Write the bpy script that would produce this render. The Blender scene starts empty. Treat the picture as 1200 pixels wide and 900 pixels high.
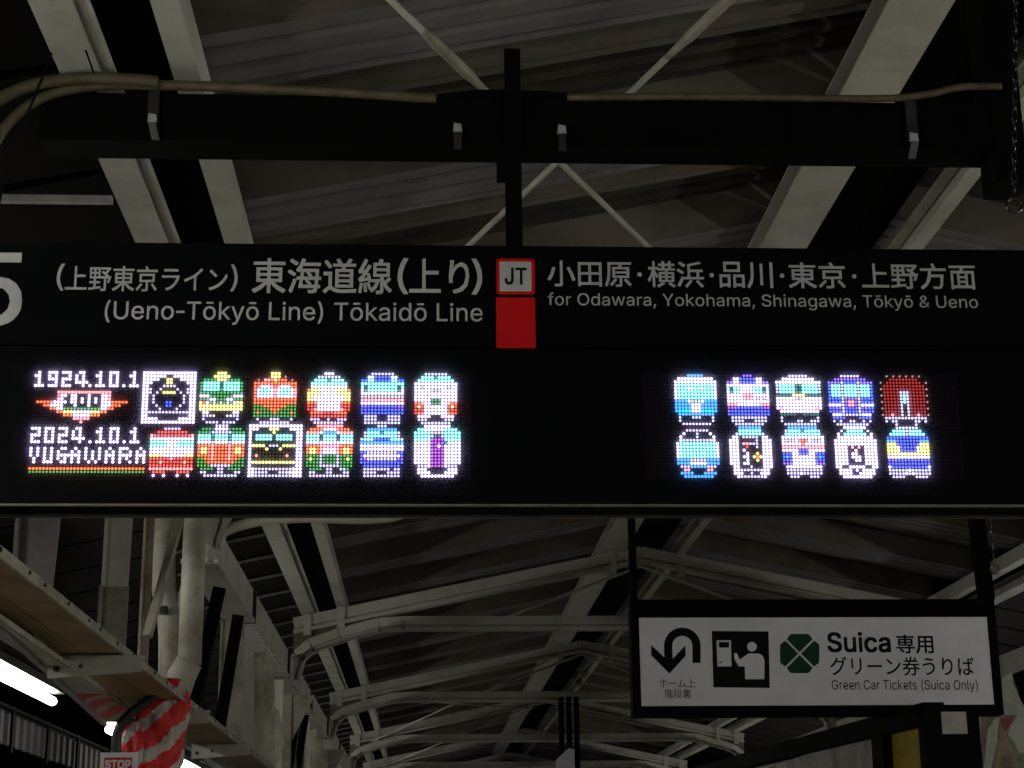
import bpy, math, random
from mathutils import Vector, Matrix
random.seed(7)
scene = bpy.context.scene
C = scene.collection

# ------------------------------------------------------------------ camera
cam_data = bpy.data.cameras.new("camera")
cam = bpy.data.objects.new("camera", cam_data)
C.objects.link(cam)
scene.camera = cam
FPX = 2030.0
cam_data.sensor_width = 36.0
cam_data.lens = FPX / 1200.0 * 36.0
cam_data.clip_start = 0.05
cam_data.clip_end = 600.0
PITCH, YAW, ROLL = math.radians(16.2), 0.052, 0.010
_f = Vector((math.sin(YAW) * math.cos(PITCH), math.cos(YAW) * math.cos(PITCH), math.sin(PITCH)))
_r = Vector((math.cos(YAW), -math.sin(YAW), 0.0))
_u = _r.cross(_f)
_r2 = _r * math.cos(ROLL) - _u * math.sin(ROLL)
_u2 = _u * math.cos(ROLL) + _r * math.sin(ROLL)
EYE = Vector((0.0, 0.0, 1.55))
M = Matrix.Identity(4)
for i in range(3):
    M[i][0], M[i][1], M[i][2], M[i][3] = _r2[i], _u2[i], -_f[i], EYE[i]
cam.matrix_world = M

# ------------------------------------------------------------------ world: night
world = bpy.data.worlds.new("World")
scene.world = world
world.use_nodes = True
wn = world.node_tree.nodes
bg = wn["Background"]
sky = wn.new("ShaderNodeTexSky")
sky.sky_type = 'NISHITA'
sky.sun_disc = False
sky.sun_elevation = math.radians(-8.0)
sky.sun_rotation = math.radians(200.0)
world.node_tree.links.new(sky.outputs["Color"], bg.inputs["Color"])
bg.inputs["Strength"].default_value = 0.05
scene.view_settings.view_transform = 'Standard'
scene.view_settings.look = 'None'
scene.view_settings.exposure = 0.0
scene.view_settings.gamma = 1.0
scene.cycles.use_denoising = True
scene.cycles.max_bounces = 8
scene.cycles.diffuse_bounces = 4
scene.cycles.transparent_max_bounces = 8

TUBE = 43.0      # emission of the fluorescent tubes
LED_GAIN = 1.0

# ------------------------------------------------------------------ materials
MATS = {}
def mat(name, col, rough=0.6, metal=0.0, var=0.0, scale=6.0, dirt=None, bump=0.0, spec=0.5, streak=False):
    if name in MATS: return MATS[name]
    m = bpy.data.materials.new(name); m.use_nodes = True
    nt = m.node_tree; b = nt.nodes["Principled BSDF"]
    b.inputs["Base Color"].default_value = (*col, 1); b.inputs["Roughness"].default_value = rough
    b.inputs["Metallic"].default_value = metal
    b.inputs["Specular IOR Level"].default_value = spec
    if var > 0 or dirt:
        g = nt.nodes.new("ShaderNodeNewGeometry")
        mp = nt.nodes.new("ShaderNodeMapping")
        nt.links.new(g.outputs["Position"], mp.inputs["Vector"])
        if streak: mp.inputs["Scale"].default_value = (1.0, 6.0, 1.0)
        n = nt.nodes.new("ShaderNodeTexNoise"); n.inputs["Scale"].default_value = scale
        n.inputs["Detail"].default_value = 6; n.inputs["Roughness"].default_value = 0.65
        nt.links.new(mp.outputs["Vector"], n.inputs["Vector"])
        r = nt.nodes.new("ShaderNodeValToRGB")
        d = dirt if dirt else tuple(c * (1 - var) for c in col)
        r.color_ramp.elements[0].position = 0.36; r.color_ramp.elements[0].color = (*d, 1)
        r.color_ramp.elements[1].position = 0.58; r.color_ramp.elements[1].color = (*col, 1)
        nt.links.new(n.outputs["Fac"], r.inputs["Fac"])
        nt.links.new(r.outputs["Color"], b.inputs["Base Color"])
        if bump > 0:
            n2 = nt.nodes.new("ShaderNodeTexNoise"); n2.inputs["Scale"].default_value = scale * 12
            n2.inputs["Detail"].default_value = 4
            nt.links.new(mp.outputs["Vector"], n2.inputs["Vector"])
            bp = nt.nodes.new("ShaderNodeBump"); bp.inputs["Strength"].default_value = bump
            bp.inputs["Distance"].default_value = 0.01
            nt.links.new(n2.outputs["Fac"], bp.inputs["Height"])
            nt.links.new(bp.outputs["Normal"], b.inputs["Normal"])
    MATS[name] = m
    return m

def emis(name, col, strength):
    m = bpy.data.materials.new(name); m.use_nodes = True
    b = m.node_tree.nodes["Principled BSDF"]
    b.inputs["Base Color"].default_value = (0.8, 0.8, 0.8, 1)
    b.inputs["Emission Color"].default_value = (*col, 1)
    b.inputs["Emission Strength"].default_value = strength
    MATS[name] = m
    return m

CREAM = mat("cream_paint", (0.455, 0.455, 0.395), 0.55, var=0.3, scale=2.6, dirt=(0.34, 0.325, 0.265), bump=0.15)
CREAM2 = mat("cream_paint_old", (0.33, 0.315, 0.25), 0.6, dirt=(0.18, 0.155, 0.115), scale=4.5, bump=0.2)
FLASH = mat("galvanised_strip", (0.42, 0.43, 0.42), 0.45, metal=0.3, var=0.3, scale=9)
ROOFM = mat("folded_roof_sheet", (0.165, 0.155, 0.150), 0.7, dirt=(0.100, 0.088, 0.085), scale=1.1, bump=0.2)
SEAMM = mat("seam_zinc", (0.17, 0.17, 0.165), 0.5, var=0.4, scale=6)
KNEEM = mat("stained_plate", (0.13, 0.115, 0.08), 0.6, dirt=(0.06, 0.048, 0.03), scale=4)
STAINED = mat("stained_cream_plate", (0.34, 0.31, 0.31), 0.6, dirt=(0.17, 0.14, 0.16), scale=2.5)
ROOFB = mat("folded_roof_sheet_brown", (0.115, 0.096, 0.074), 0.7, dirt=(0.06, 0.045, 0.030), scale=1.4, bump=0.2)
ROOFD = mat("folded_roof_sheet_shaded", (0.050, 0.038, 0.026), 0.8, dirt=(0.014, 0.010, 0.007), scale=1.8)  # shade inside the folds, put into the colour of the recesses
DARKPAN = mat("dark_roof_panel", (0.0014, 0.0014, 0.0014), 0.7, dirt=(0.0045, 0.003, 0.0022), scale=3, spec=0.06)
BLACK = mat("black_paint", (0.0028, 0.003, 0.003), 0.7, var=0.4, scale=10, spec=0.03)
SIGNBLK = mat("sign_face_black", (0.0022, 0.0027, 0.0031), 0.6, var=0.2, scale=5, spec=0.03)
BROWN = mat("brown_duct", (0.25, 0.175, 0.070), 0.6, dirt=(0.15, 0.10, 0.040), scale=4, bump=0.2)
CONDUIT = mat("yellowed_conduit", (0.085, 0.070, 0.034), 0.6, dirt=(0.045, 0.034, 0.017), scale=14, bump=0.1)
WHITEV = mat("white_vinyl", (0.40, 0.405, 0.40), 0.5, var=0.12, scale=20)
REDV = mat("red_vinyl", (0.50, 0.006, 0.008), 0.5, var=0.15, scale=20, spec=0.1)
WFACE = mat("white_sign_face", (0.56, 0.575, 0.60), 0.45, var=0.10, scale=3)
BLKINK = mat("black_ink", (0.005, 0.005, 0.005), 0.5, spec=0.05)
GREENV = mat("green_vinyl", (0.004, 0.040, 0.019), 0.5, var=0.2, scale=20, spec=0.1)
ALU = mat("aluminium_trim", (0.12, 0.115, 0.105), 0.5, metal=0.2, var=0.35, scale=7)
DSTEEL = mat("dark_steel", (0.035, 0.032, 0.028), 0.45, metal=0.4, var=0.4, scale=12)
PIPE = mat("grey_drainpipe", (0.40, 0.39, 0.33), 0.5, dirt=(0.24, 0.22, 0.17), scale=5, bump=0.1)
CONC = mat("concrete", (0.42, 0.40, 0.36), 0.85, var=0.25, scale=1.5, bump=0.2)
BALLAST = mat("ballast", (0.10, 0.09, 0.08), 0.95, var=0.5, scale=9, bump=0.4)
CORR = mat("corrugated_fascia", (0.012, 0.012, 0.011), 0.8, dirt=(0.007, 0.007, 0.0065), scale=2, bump=0.1)
CHROME = mat("chain_steel", (0.09, 0.09, 0.095), 0.25, metal=1.0, var=0.3, scale=30)
YELP = mat("yellow_poster", (0.30, 0.225, 0.004), 0.6, dirt=(0.19, 0.14, 0.005), scale=5, spec=0.1)
GREYP = mat("photo_poster", (0.22, 0.19, 0.155), 0.5, dirt=(0.045, 0.04, 0.035), scale=2.6)
TUBEM = emis("fluorescent_tube", (1.0, 0.97, 0.90), TUBE)

def tape_mat():
    m = bpy.data.materials.new("hazard_tape"); m.use_nodes = True
    nt = m.node_tree; b = nt.nodes["Principled BSDF"]
    tc = nt.nodes.new("ShaderNodeTexCoord")
    uvs = tc.outputs["UV"]
    n = nt.nodes.new("ShaderNodeTexNoise"); n.inputs["Scale"].default_value = 3.2
    n.inputs["Detail"].default_value = 2
    nt.links.new(uvs, n.inputs["Vector"])
    mix = nt.nodes.new("ShaderNodeMixRGB"); mix.blend_type = 'LINEAR_LIGHT'
    mix.inputs["Fac"].default_value = 0.16
    nt.links.new(uvs, mix.inputs[1]); nt.links.new(n.outputs["Color"], mix.inputs[2])
    mp = nt.nodes.new("ShaderNodeMapping"); mp.inputs["Rotation"].default_value = (0, 0, math.radians(58))
    nt.links.new(mix.outputs["Color"], mp.inputs["Vector"])
    w = nt.nodes.new("ShaderNodeTexWave"); w.inputs["Scale"].default_value = 0.42
    w.inputs["Distortion"].default_value = 1.8; w.inputs["Detail"].default_value = 1
    w.inputs["Detail Scale"].default_value = 1.3
    nt.links.new(mp.outputs["Vector"], w.inputs["Vector"])
    r = nt.nodes.new("ShaderNodeValToRGB"); r.color_ramp.interpolation = 'CONSTANT'
    r.color_ramp.elements[0].color = (0.62, 0.014, 0.010, 1)
    r.color_ramp.elements[1].position = 0.66; r.color_ramp.elements[1].color = (0.46, 0.43, 0.38, 1)
    nt.links.new(w.outputs["Fac"], r.inputs["Fac"])
    nt.links.new(r.outputs["Color"], b.inputs["Base Color"])
    b.inputs["Roughness"].default_value = 0.32
    n3 = nt.nodes.new("ShaderNodeTexNoise"); n3.inputs["Scale"].default_value = 9
    n3.inputs["Detail"].default_value = 5; n3.inputs["Distortion"].default_value = 1.5
    nt.links.new(uvs, n3.inputs["Vector"])
    bp = nt.nodes.new("ShaderNodeBump"); bp.inputs["Strength"].default_value = 0.7; bp.inputs["Distance"].default_value = 0.02
    nt.links.new(n3.outputs["Fac"], bp.inputs["Height"]); nt.links.new(bp.outputs["Normal"], b.inputs["Normal"])
    return m
TAPE = tape_mat()

def led_mat():
    m = bpy.data.materials.new("led_lamp"); m.use_nodes = True
    nt = m.node_tree; b = nt.nodes["Principled BSDF"]
    a = nt.nodes.new("ShaderNodeVertexColor"); a.layer_name = "led"
    b.inputs["Base Color"].default_value = (0.05, 0.045, 0.055, 1)
    b.inputs["Roughness"].default_value = 0.35
    nt.links.new(a.outputs["Color"], b.inputs["Emission Color"])
    b.inputs["Emission Strength"].default_value = LED_GAIN
    return m
LEDM = led_mat()
LEDOFF = mat("led_lens_unlit", (0.018, 0.012, 0.021), 0.5, spec=0.1)
BOARD = mat("led_board", (0.005, 0.0035, 0.0065), 0.8, spec=0.03)

def glow_mat():  # added diffusing sheet that gives the lit LEDs their halo
    m = bpy.data.materials.new("led_glow_sheet"); m.use_nodes = True
    nt = m.node_tree; nt.nodes.remove(nt.nodes["Principled BSDF"])
    out = nt.nodes["Material Output"]
    t = nt.nodes.new("ShaderNodeBsdfTransparent"); t.inputs["Color"].default_value = (0.97, 0.97, 0.97, 1)
    tr = nt.nodes.new("ShaderNodeBsdfTranslucent"); tr.inputs["Color"].default_value = (0.9, 0.9, 0.9, 1)
    mx = nt.nodes.new("ShaderNodeMixShader"); mx.inputs["Fac"].default_value = 0.075
    nt.links.new(t.outputs[0], mx.inputs[1]); nt.links.new(tr.outputs[0], mx.inputs[2])
    nt.links.new(mx.outputs[0], out.inputs["Surface"])
    return m
GLOW = glow_mat()

# ------------------------------------------------------------------ mesh helpers
class MB:
    def __init__(s): s.v = []; s.f = []
    def add(s, vs, fs):
        n = len(s.v); s.v += [tuple(p) for p in vs]; s.f += [tuple(i + n for i in f) for f in fs]; return s
    def box(s, x0, x1, y0, y1, z0, z1):
        v = [(x0,y0,z0),(x1,y0,z0),(x1,y1,z0),(x0,y1,z0),(x0,y0,z1),(x1,y0,z1),(x1,y1,z1),(x0,y1,z1)]
        return s.add(v, [(0,3,2,1),(4,5,6,7),(0,1,5,4),(1,2,6,5),(2,3,7,6),(3,0,4,7)])
    def frame_of(s, p0, p1, up):
        p0, p1 = Vector(p0), Vector(p1); d = (p1 - p0).normalized(); up = Vector(up)
        a = d.cross(up)
        if a.length < 1e-5: a = d.cross(Vector((1, 0, 0)))
        a.normalize(); b = a.cross(d).normalized()
        return p0, p1, a, b
    def sect(s, p0, p1, poly, up=(0, 0, 1)):
        """extrude a convex or concave section (a: sideways, b: up) from p0 to p1"""
        p0, p1, a, b = s.frame_of(p0, p1, up)
        n = len(poly)
        vs = [p0 + a * x + b * y for x, y in poly] + [p1 + a * x + b * y for x, y in poly]
        fs = [(i, (i + 1) % n, n + (i + 1) % n, n + i) for i in range(n)]
        fs += [tuple(reversed(range(n))), tuple(range(n, 2 * n))]
        return s.add(vs, fs)
    def bar(s, p0, p1, w, h, up=(0, 0, 1)):
        return s.sect(p0, p1, [(-w/2,-h/2),(w/2,-h/2),(w/2,h/2),(-w/2,h/2)], up)
    def ibeam(s, p0, p1, w, h, t=0.01, up=(0, 0, 1)):
        W, H, q = w/2, h/2, t/2
        return s.sect(p0, p1, [(-W,-H),(W,-H),(W,-H+t),(q,-H+t),(q,H-t),(W,H-t),(W,H),(-W,H),(-W,H-t),(-q,H-t),(-q,-H+t),(-W,-H+t)], up)
    def channel(s, p0, p1, w, h, t=0.008, up=(0, 0, 1)):
        W, H = w/2, h/2
        return s.sect(p0, p1, [(-W,-H),(W,-H),(W,H),(W-t,H),(W-t,-H+t),(-W+t,-H+t),(-W+t,H),(-W,H)], up)
    def tube(s, pts, r, n=10, cap=True, rs=None):
        pts = [Vector(p) for p in pts]; base = len(s.v); rings = []
        prev = None
        for i, p in enumerate(pts):
            d = (pts[min(i+1, len(pts)-1)] - pts[max(i-1, 0)]).normalized()
            if prev is None:
                a = d.cross(Vector((0, 0, 1)))
                if a.length < 1e-3: a = d.cross(Vector((1, 0, 0)))
            else: a = prev - d * prev.dot(d)
            a.normalize(); prev = a; b = d.cross(a)
            rr = rs[i] if rs else r
            rings.append([p + (a * math.cos(2*math.pi*k/n) + b * math.sin(2*math.pi*k/n)) * rr for k in range(n)])
        vs = [q for ring in rings for q in ring]; fs = []
        for i in range(len(rings) - 1):
            for k in range(n):
                fs.append((i*n+k, i*n+(k+1)%n, (i+1)*n+(k+1)%n, (i+1)*n+k))
        if cap: fs += [tuple(reversed(range(n))), tuple((len(rings)-1)*n + k for k in range(n))]
        return s.add(vs, fs)
    def prism(s, poly, y0, y1):
        """polygon in X-Z, from y0 to y1 (front at y0)"""
        n = len(poly)
        vs = [(x, y0, z) for x, z in poly] + [(x, y1, z) for x, z in poly]
        fs = [(i, (i+1) % n, n + (i+1) % n, n + i) for i in range(n)] + [tuple(reversed(range(n))), tuple(range(n, 2*n))]
        return s.add(vs, fs)
    def mesh(s, name, m, smooth=False):
        me = bpy.data.meshes.new(name); me.from_pydata(s.v, [], s.f); me.validate()
        import bmesh
        bm = bmesh.new(); bm.from_mesh(me); bmesh.ops.recalc_face_normals(bm, faces=bm.faces); bm.to_mesh(me); bm.free()
        me.materials.append(m)
        if smooth:
            for p in me.polygons: p.use_smooth = True
        return me
    def build(s, name, m, parent=None, smooth=False, **props):
        return link(name, s.mesh(name, m, smooth), parent, **props)

def link(name, me, parent=None, loc=None, **props):
    o = bpy.data.objects.new(name, me); C.objects.link(o)
    if parent is not None: o.parent = parent
    if loc is not None: o.location = loc
    for k, v in props.items(): o[k] = v
    return o

def thing(name, label, cat, loc=(0, 0, 0), group=None):
    o = bpy.data.objects.new(name, None); C.objects.link(o)
    o.empty_display_size = 0.2
    o["label"] = label; o["category"] = cat
    if group: o["group"] = group
    o.location = loc
    return o

def tag(o, label, cat, group=None):
    o["label"] = label; o["category"] = cat
    if group: o["group"] = group
    return o

def smooth_path(pts, k=6):
    pts = [Vector(p) for p in pts]; out = []
    for i in range(len(pts) - 1):
        p0 = pts[max(i-1, 0)]; p1 = pts[i]; p2 = pts[i+1]; p3 = pts[min(i+2, len(pts)-1)]
        for j in range(k):
            t = j / k
            out.append(0.5 * ((2*p1) + (-p0+p2)*t + (2*p0-5*p1+4*p2-p3)*t*t + (-p0+3*p1-3*p2+p3)*t**3))
    out.append(pts[-1]); return out

# ------------------------------------------------------------------ lettering
# outlines of the letters used on the signs: advance, then closed outlines as x, z pairs (300 units per em)
GLYPHS = {
 '&': (134,[[59,-2,45,-1,33,4,23,10,16,19,12,29,10,40,14,57,25,70,42,84,65,101,71,106,76,112,79,121,77,128,74,134,68,137,60,138,50,136,44,129,41,120,44,109,51,98,61,85,131,0,109,0,51,69,36,88,26,103,23,120,27,137,40,150,60,154,80,150,93,138,97,121,95,108,87,97,77,88,46,65,33,52,29,39,33,26,43,17,58,14,75,18,90,29,101,45,105,67,122,67,119,43,111,28,104,19,100,14,81,2]]),
 '(': (82,[[27,62,30,97,39,132,53,162,71,162,57,128,48,94,45,62,48,34,56,5,71,-29,53,-29,42,-6,33,16,28,39]]),
 ')': (82,[[11,-29,26,5,34,35,37,62,33,94,25,128,11,162,29,162,43,132,52,97,55,62,54,39,48,16,40,-7,29,-29]]),
 ',': (56,[[11,-36,20,21,41,21,25,-36]]),
 '-': (98,[[101,73,101,56,34,56,34,73]]),
 '5': (136,[[66,-2,53,-1,42,3,32,10,25,18,20,28,18,39,37,39,41,27,52,18,66,15,83,19,94,31,98,49,94,66,82,79,65,83,50,81,38,74,20,76,29,153,110,153,110,136,45,136,40,90,41,90,53,97,69,100,88,96,103,86,114,69,117,49,116,35,111,23,103,12,93,5,80,0]]),
 'C': (153,[[80,-2,62,0,45,7,31,19,21,35,14,54,12,76,14,99,21,118,31,134,45,145,62,152,80,155,102,151,121,141,134,126,142,104,122,104,117,118,107,128,95,135,80,137,67,135,55,130,45,121,37,109,33,94,31,76,33,58,38,43,45,32,55,23,67,18,80,16,95,18,107,24,117,34,122,48,142,48,134,27,121,11,102,1]]),
 'G': (156,[[81,-2,61,0,45,8,31,19,21,35,14,54,12,76,14,99,21,118,31,134,45,145,61,152,79,155,102,151,121,141,135,125,142,105,122,105,116,118,107,128,95,135,80,137,67,135,55,130,45,121,37,109,33,94,31,76,33,58,38,43,45,32,55,23,67,18,81,16,93,17,103,21,112,28,119,37,123,48,124,61,130,60,85,60,85,77,143,77,143,60,141,42,135,27,126,15,113,6,98,0]]),
 'J': (119,[[56,-2,37,1,23,10,13,24,10,44,10,52,29,52,29,44,31,31,36,22,45,17,56,15,66,17,74,22,80,31,82,44,82,153,101,153,101,44,98,24,88,10,74,1]]),
 'L': (118,[[18,0,18,153,37,153,37,17,108,17,108,0]]),
 'O': (160,[[80,-2,62,0,45,7,31,19,21,35,14,54,12,76,14,99,21,118,31,134,45,145,62,152,80,155,99,152,115,145,129,134,139,118,146,99,148,76,146,54,139,35,129,19,115,7,99,0],[80,16,93,18,105,23,115,31,122,43,127,58,129,76,127,94,122,109,115,121,105,130,93,135,80,137,67,135,55,130,45,121,38,109,33,94,31,76,33,58,38,43,45,31,55,23,67,18]]),
 'P': (133,[[18,0,18,153,71,153,87,151,100,146,110,139,117,129,121,117,123,104,121,91,117,80,110,70,100,62,87,57,71,56,33,56,33,73,70,73,89,77,100,88,103,104,100,120,89,132,70,136,37,136,37,0]]),
 'S': (134,[[67,-3,52,-1,38,3,27,9,19,18,14,29,11,41,31,41,37,26,50,18,67,15,86,18,99,28,104,42,100,54,89,61,73,67,55,72,38,78,26,87,18,98,16,112,17,124,22,134,31,143,41,149,54,153,68,155,82,153,95,149,105,143,113,135,118,125,120,113,101,113,98,124,91,131,80,136,67,138,50,134,39,125,35,113,36,106,39,100,51,92,64,88,79,84,93,79,108,71,118,59,122,42,121,30,116,19,108,10,97,3,83,-1]]),
 'T': (135,[[10,136,10,153,125,153,125,136,77,136,77,0,58,0,58,136]]),
 'U': (155,[[78,-2,61,-1,46,5,34,13,25,24,20,37,18,52,18,153,37,153,37,53,42,34,48,26,56,20,66,17,78,15,89,17,99,20,107,26,113,34,118,53,118,153,137,153,137,52,135,37,130,24,121,13,109,5,94,-1]]),
 'Y': (142,[[61,0,61,62,5,153,27,153,58,103,67,88,75,69,67,69,75,88,84,103,114,153,137,153,80,62,80,0]]),
 'a': (117,[[48,-3,28,1,14,13,10,22,9,32,13,48,23,58,38,63,53,66,70,68,80,70,83,76,83,77,80,89,72,97,59,99,45,97,35,90,30,82,12,87,24,104,40,113,58,115,72,114,86,108,97,96,101,75,101,0,83,0,83,16,82,16,76,7,65,0],[51,14,68,18,79,28,83,41,83,57,78,55,69,53,60,51,53,50,40,48,31,42,28,31,31,22,39,16]]),
 'c': (119,[[62,-2,48,-1,35,5,25,14,17,26,12,40,10,56,12,73,17,87,25,99,35,108,48,113,62,115,78,113,92,107,102,97,108,83,91,79,87,87,81,93,73,97,62,99,52,97,44,93,33,77,29,56,33,35,44,20,52,15,62,14,73,15,81,20,87,27,91,35,109,31,102,17,92,6,78,0]]),
 'd': (127,[[59,-2,45,-1,33,5,24,14,16,25,12,40,10,57,12,73,16,88,24,99,34,108,45,114,59,115,76,112,86,104,92,96,93,96,93,153,112,153,112,0,94,0,94,18,92,18,86,9,76,1],[61,14,71,15,79,19,90,35,94,57,90,79,79,94,71,98,61,99,51,98,43,93,33,78,29,57,33,35,44,20,52,15]]),
 'e': (121,[[64,-2,48,-1,35,5,25,14,17,25,12,40,10,56,12,73,17,87,24,99,35,108,47,113,62,115,80,112,96,102,107,85,111,58,111,51,22,51,22,66,101,66,93,61,89,81,79,94,71,98,62,99,52,98,44,94,33,81,29,63,29,53,33,32,38,24,45,18,64,14,76,16,86,22,92,32,109,27,101,12,85,1]]),
 'f': (76,[[68,114,68,98,2,98,2,114],[24,0,24,129,29,146,41,156,56,159,67,158,73,156,68,141,64,142,58,142,51,141,46,138,43,126,43,0]]),
 'g': (128,[[62,-45,40,-42,25,-33,15,-21,30,-12,36,-20,46,-26,62,-29,75,-28,85,-23,91,-14,93,-2,93,20,92,20,86,12,76,5,58,1,45,3,34,8,24,16,17,27,12,41,10,57,12,74,16,88,24,100,34,108,45,114,59,115,76,112,86,104,92,96,94,96,94,114,112,114,112,-3,110,-16,105,-27,97,-35,87,-41],[61,18,71,19,79,23,90,36,94,58,90,79,79,94,71,98,61,99,52,98,44,93,33,79,29,58,33,37,44,23,52,19]]),
 'h': (123,[[34,68,34,0,16,0,16,153,34,153,34,86,31,86,37,100,46,109,56,114,68,115,89,111,96,105,102,96,106,85,107,72,107,0,89,0,89,71,87,82,82,91,74,97,63,99,48,95,38,85]]),
 'i': (50,[[16,0,16,114,34,114,34,0],[25,133,16,136,12,145,16,154,25,157,34,154,38,145,34,136]]),
 'k': (114,[[16,0,16,153,34,153,34,62,85,114,108,114,57,66,112,0,90,0,45,54,34,43,34,0]]),
 'l': (57,[[42,-1,30,1,22,6,17,14,16,25,16,153,34,153,34,30,36,19,44,16,48,16,51,16,54,1,48,0]]),
 'm': (183,[[16,0,16,114,34,114,34,89,32,89,40,104,52,113,66,116,77,114,86,108,93,99,96,88,94,88,101,103,114,112,131,116,149,112,156,106,162,99,166,89,167,77,167,0,149,0,149,76,147,87,142,94,134,98,126,99,112,96,104,87,101,74,101,0,82,0,82,78,81,87,76,93,69,98,60,99,47,96,38,87,34,71,34,0]]),
 'n': (123,[[34,68,34,0,16,0,16,114,33,114,34,86,31,86,37,100,46,109,56,114,68,115,88,111,96,105,102,96,106,85,107,72,107,0,89,0,89,71,87,82,82,91,74,97,63,99,48,95,38,85]]),
 'o': (125,[[62,-2,48,-1,35,5,25,14,17,26,12,40,10,56,12,73,17,87,25,99,35,108,48,113,62,115,77,113,90,108,100,99,108,87,113,73,114,56,113,40,108,26,100,14,90,5,77,-1],[62,14,73,15,81,20,92,35,96,56,92,77,81,93,73,97,62,99,52,97,44,93,33,77,29,56,33,35,44,20,52,15]]),
 'r': (78,[[16,0,16,114,33,114,33,96,35,96,39,104,46,110,54,114,64,115,69,115,73,115,73,97,69,97,62,98,48,94,38,85,34,71,34,0]]),
 's': (109,[[55,-2,34,1,19,11,11,28,28,32,32,24,37,18,54,14,65,15,73,19,79,24,80,31,76,41,64,47,45,51,31,56,22,62,16,71,14,82,15,91,20,99,35,111,56,115,76,112,90,102,97,87,80,83,73,95,66,98,56,100,47,99,39,95,34,90,33,83,37,73,52,67,69,63,82,58,92,51,97,43,99,32,98,22,94,14,87,7,78,2]]),
 't': (68,[[61,114,61,98,2,98,2,114],[19,141,38,141,38,29,41,18,51,15,56,15,61,16,64,1,58,-1,50,-1,37,1,28,6,21,16,19,28]]),
 'u': (123,[[55,-2,34,3,27,9,21,18,17,28,16,42,16,114,34,114,34,43,36,31,41,22,49,17,60,15,75,19,85,29,89,46,89,114,107,114,107,0,89,0,89,28,92,28,86,14,77,5,67,0]]),
 'w': (170,[[41,0,7,114,26,114,40,64,46,41,53,12,49,12,56,40,62,64,76,114,95,114,108,64,114,41,121,12,117,12,124,41,130,64,144,114,163,114,129,0,111,0,96,52,91,67,87,84,83,101,87,101,83,84,79,67,74,52,60,0]]),
 'y': (117,[[14,-42,18,-26,21,-26,31,-27,39,-22,45,-11,49,0,5,114,25,114,50,47,56,26,62,6,55,6,61,26,67,47,92,114,111,114,61,-17,53,-32,42,-41,27,-44,19,-43]]),
 'ō': (125,[[62,-2,48,-1,35,5,25,14,17,26,12,40,10,56,12,73,17,87,25,99,35,108,48,113,62,115,77,113,90,108,100,99,108,87,113,73,114,56,113,40,108,26,100,14,90,5,77,-1],[62,14,73,15,81,20,92,35,96,56,92,77,81,93,73,97,62,99,52,97,44,93,33,77,29,56,33,35,44,20,52,15],[91,152,91,137,34,137,34,152]]),
 'う': (105,[[76,35,70,19,55,8,32,3,37,-5,61,2,78,15,85,35,81,47,72,55,59,58,41,56,27,53,17,51,20,42,29,45,41,48,58,50,71,46],[32,82,30,74,75,69,76,77]]),
 'ば': (105,[[24,79,15,80,14,72,10,28,14,-5,21,-5,21,-1,21,4,29,27,24,30,18,15,17,30,22,72],[85,83,80,82,86,67,91,69],[96,86,91,85,97,70,102,72],[68,18,69,15,66,6,57,3,48,5,44,11,48,18,58,20],[76,80,67,80,67,73,67,60,57,60,39,61,39,53,57,52,67,53,68,26,58,26,42,22,37,11,42,0,59,-5,70,-2,75,4,77,13,77,15,93,3,97,10,88,17,76,23,75,53,93,55,93,63,75,61,75,73]]),
 'り': (105,[[36,83,26,83,26,74,22,40,23,24,32,24,31,37,36,52,45,64,58,70,67,66,73,56,75,41,69,20,55,8,34,2,39,-5,62,2,77,17,83,41,80,61,72,73,59,78,42,70,31,54]]),
 'イ': (105,[[9,38,13,30,53,47,53,8,53,-3,63,-3,62,8,62,52,91,76,84,82,71,69,55,58,34,47]]),
 'グ': (105,[[80,84,75,82,83,67,89,70],[92,88,86,86,95,71,101,74],[52,79,42,82,39,74,28,57,6,38,13,33,29,45,40,59,76,59,69,42,59,26,41,11,17,0,24,-7,49,5,66,21,78,40,85,58,87,63,80,67,74,66,45,66,47,71]]),
 'ホ': (105,[[36,40,29,43,20,29,9,16,16,11],[80,43,73,40,90,12,98,16],[12,65,12,56,21,56,50,56,50,55,50,9,49,6,46,5,34,6,34,-2,49,-3,56,-1,58,5,58,55,58,56,86,56,95,56,95,65,86,64,58,64,58,75,59,82,49,82,50,75,50,64,21,64]]),
 'ム': (105,[[18,12,8,12,9,2,18,3,84,10,89,-4,98,0,75,43,67,40,80,18,33,13,51,69,55,78,44,80,42,70,23,12]]),
 'ラ': (105,[[24,78,24,70,34,70,75,70,85,70,85,78,75,78,34,78],[92,51,86,54,80,53,25,53,15,54,15,45,25,46,81,46,76,34,68,22,52,10,31,3,38,-4,58,4,76,18,85,32,91,47]]),
 'リ': (105,[[82,80,72,80,72,71,72,54,71,31,63,17,52,8,38,3,45,-4,58,1,70,11,79,26,81,54,81,71],[33,79,23,79,24,71,24,36,23,28,33,28,32,36,32,71]]),
 'ン': (105,[[24,77,18,71,44,49,51,55],[15,7,20,-2,44,5,62,14,83,32,97,52,92,61,78,40,57,22,39,13]]),
 'ー': (105,[[11,45,11,35,25,36,83,36,94,35,94,45,83,45,25,45]]),
 '上': (105,[[45,87,45,5,5,5,5,-3,100,-3,100,5,53,5,53,46,93,46,93,54,53,54,53,87]]),
 '京': (105,[[28,52,78,52,78,35,28,35],[72,18,91,-5,98,-1,78,22],[25,21,5,0,11,-5,32,19],[44,87,50,75,7,75,7,67,98,67,98,75,59,75,51,89],[20,59,20,28,49,28,49,1,46,-1,31,-1,33,-9,52,-7,56,-5,57,1,57,28,86,28,86,59]]),
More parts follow.
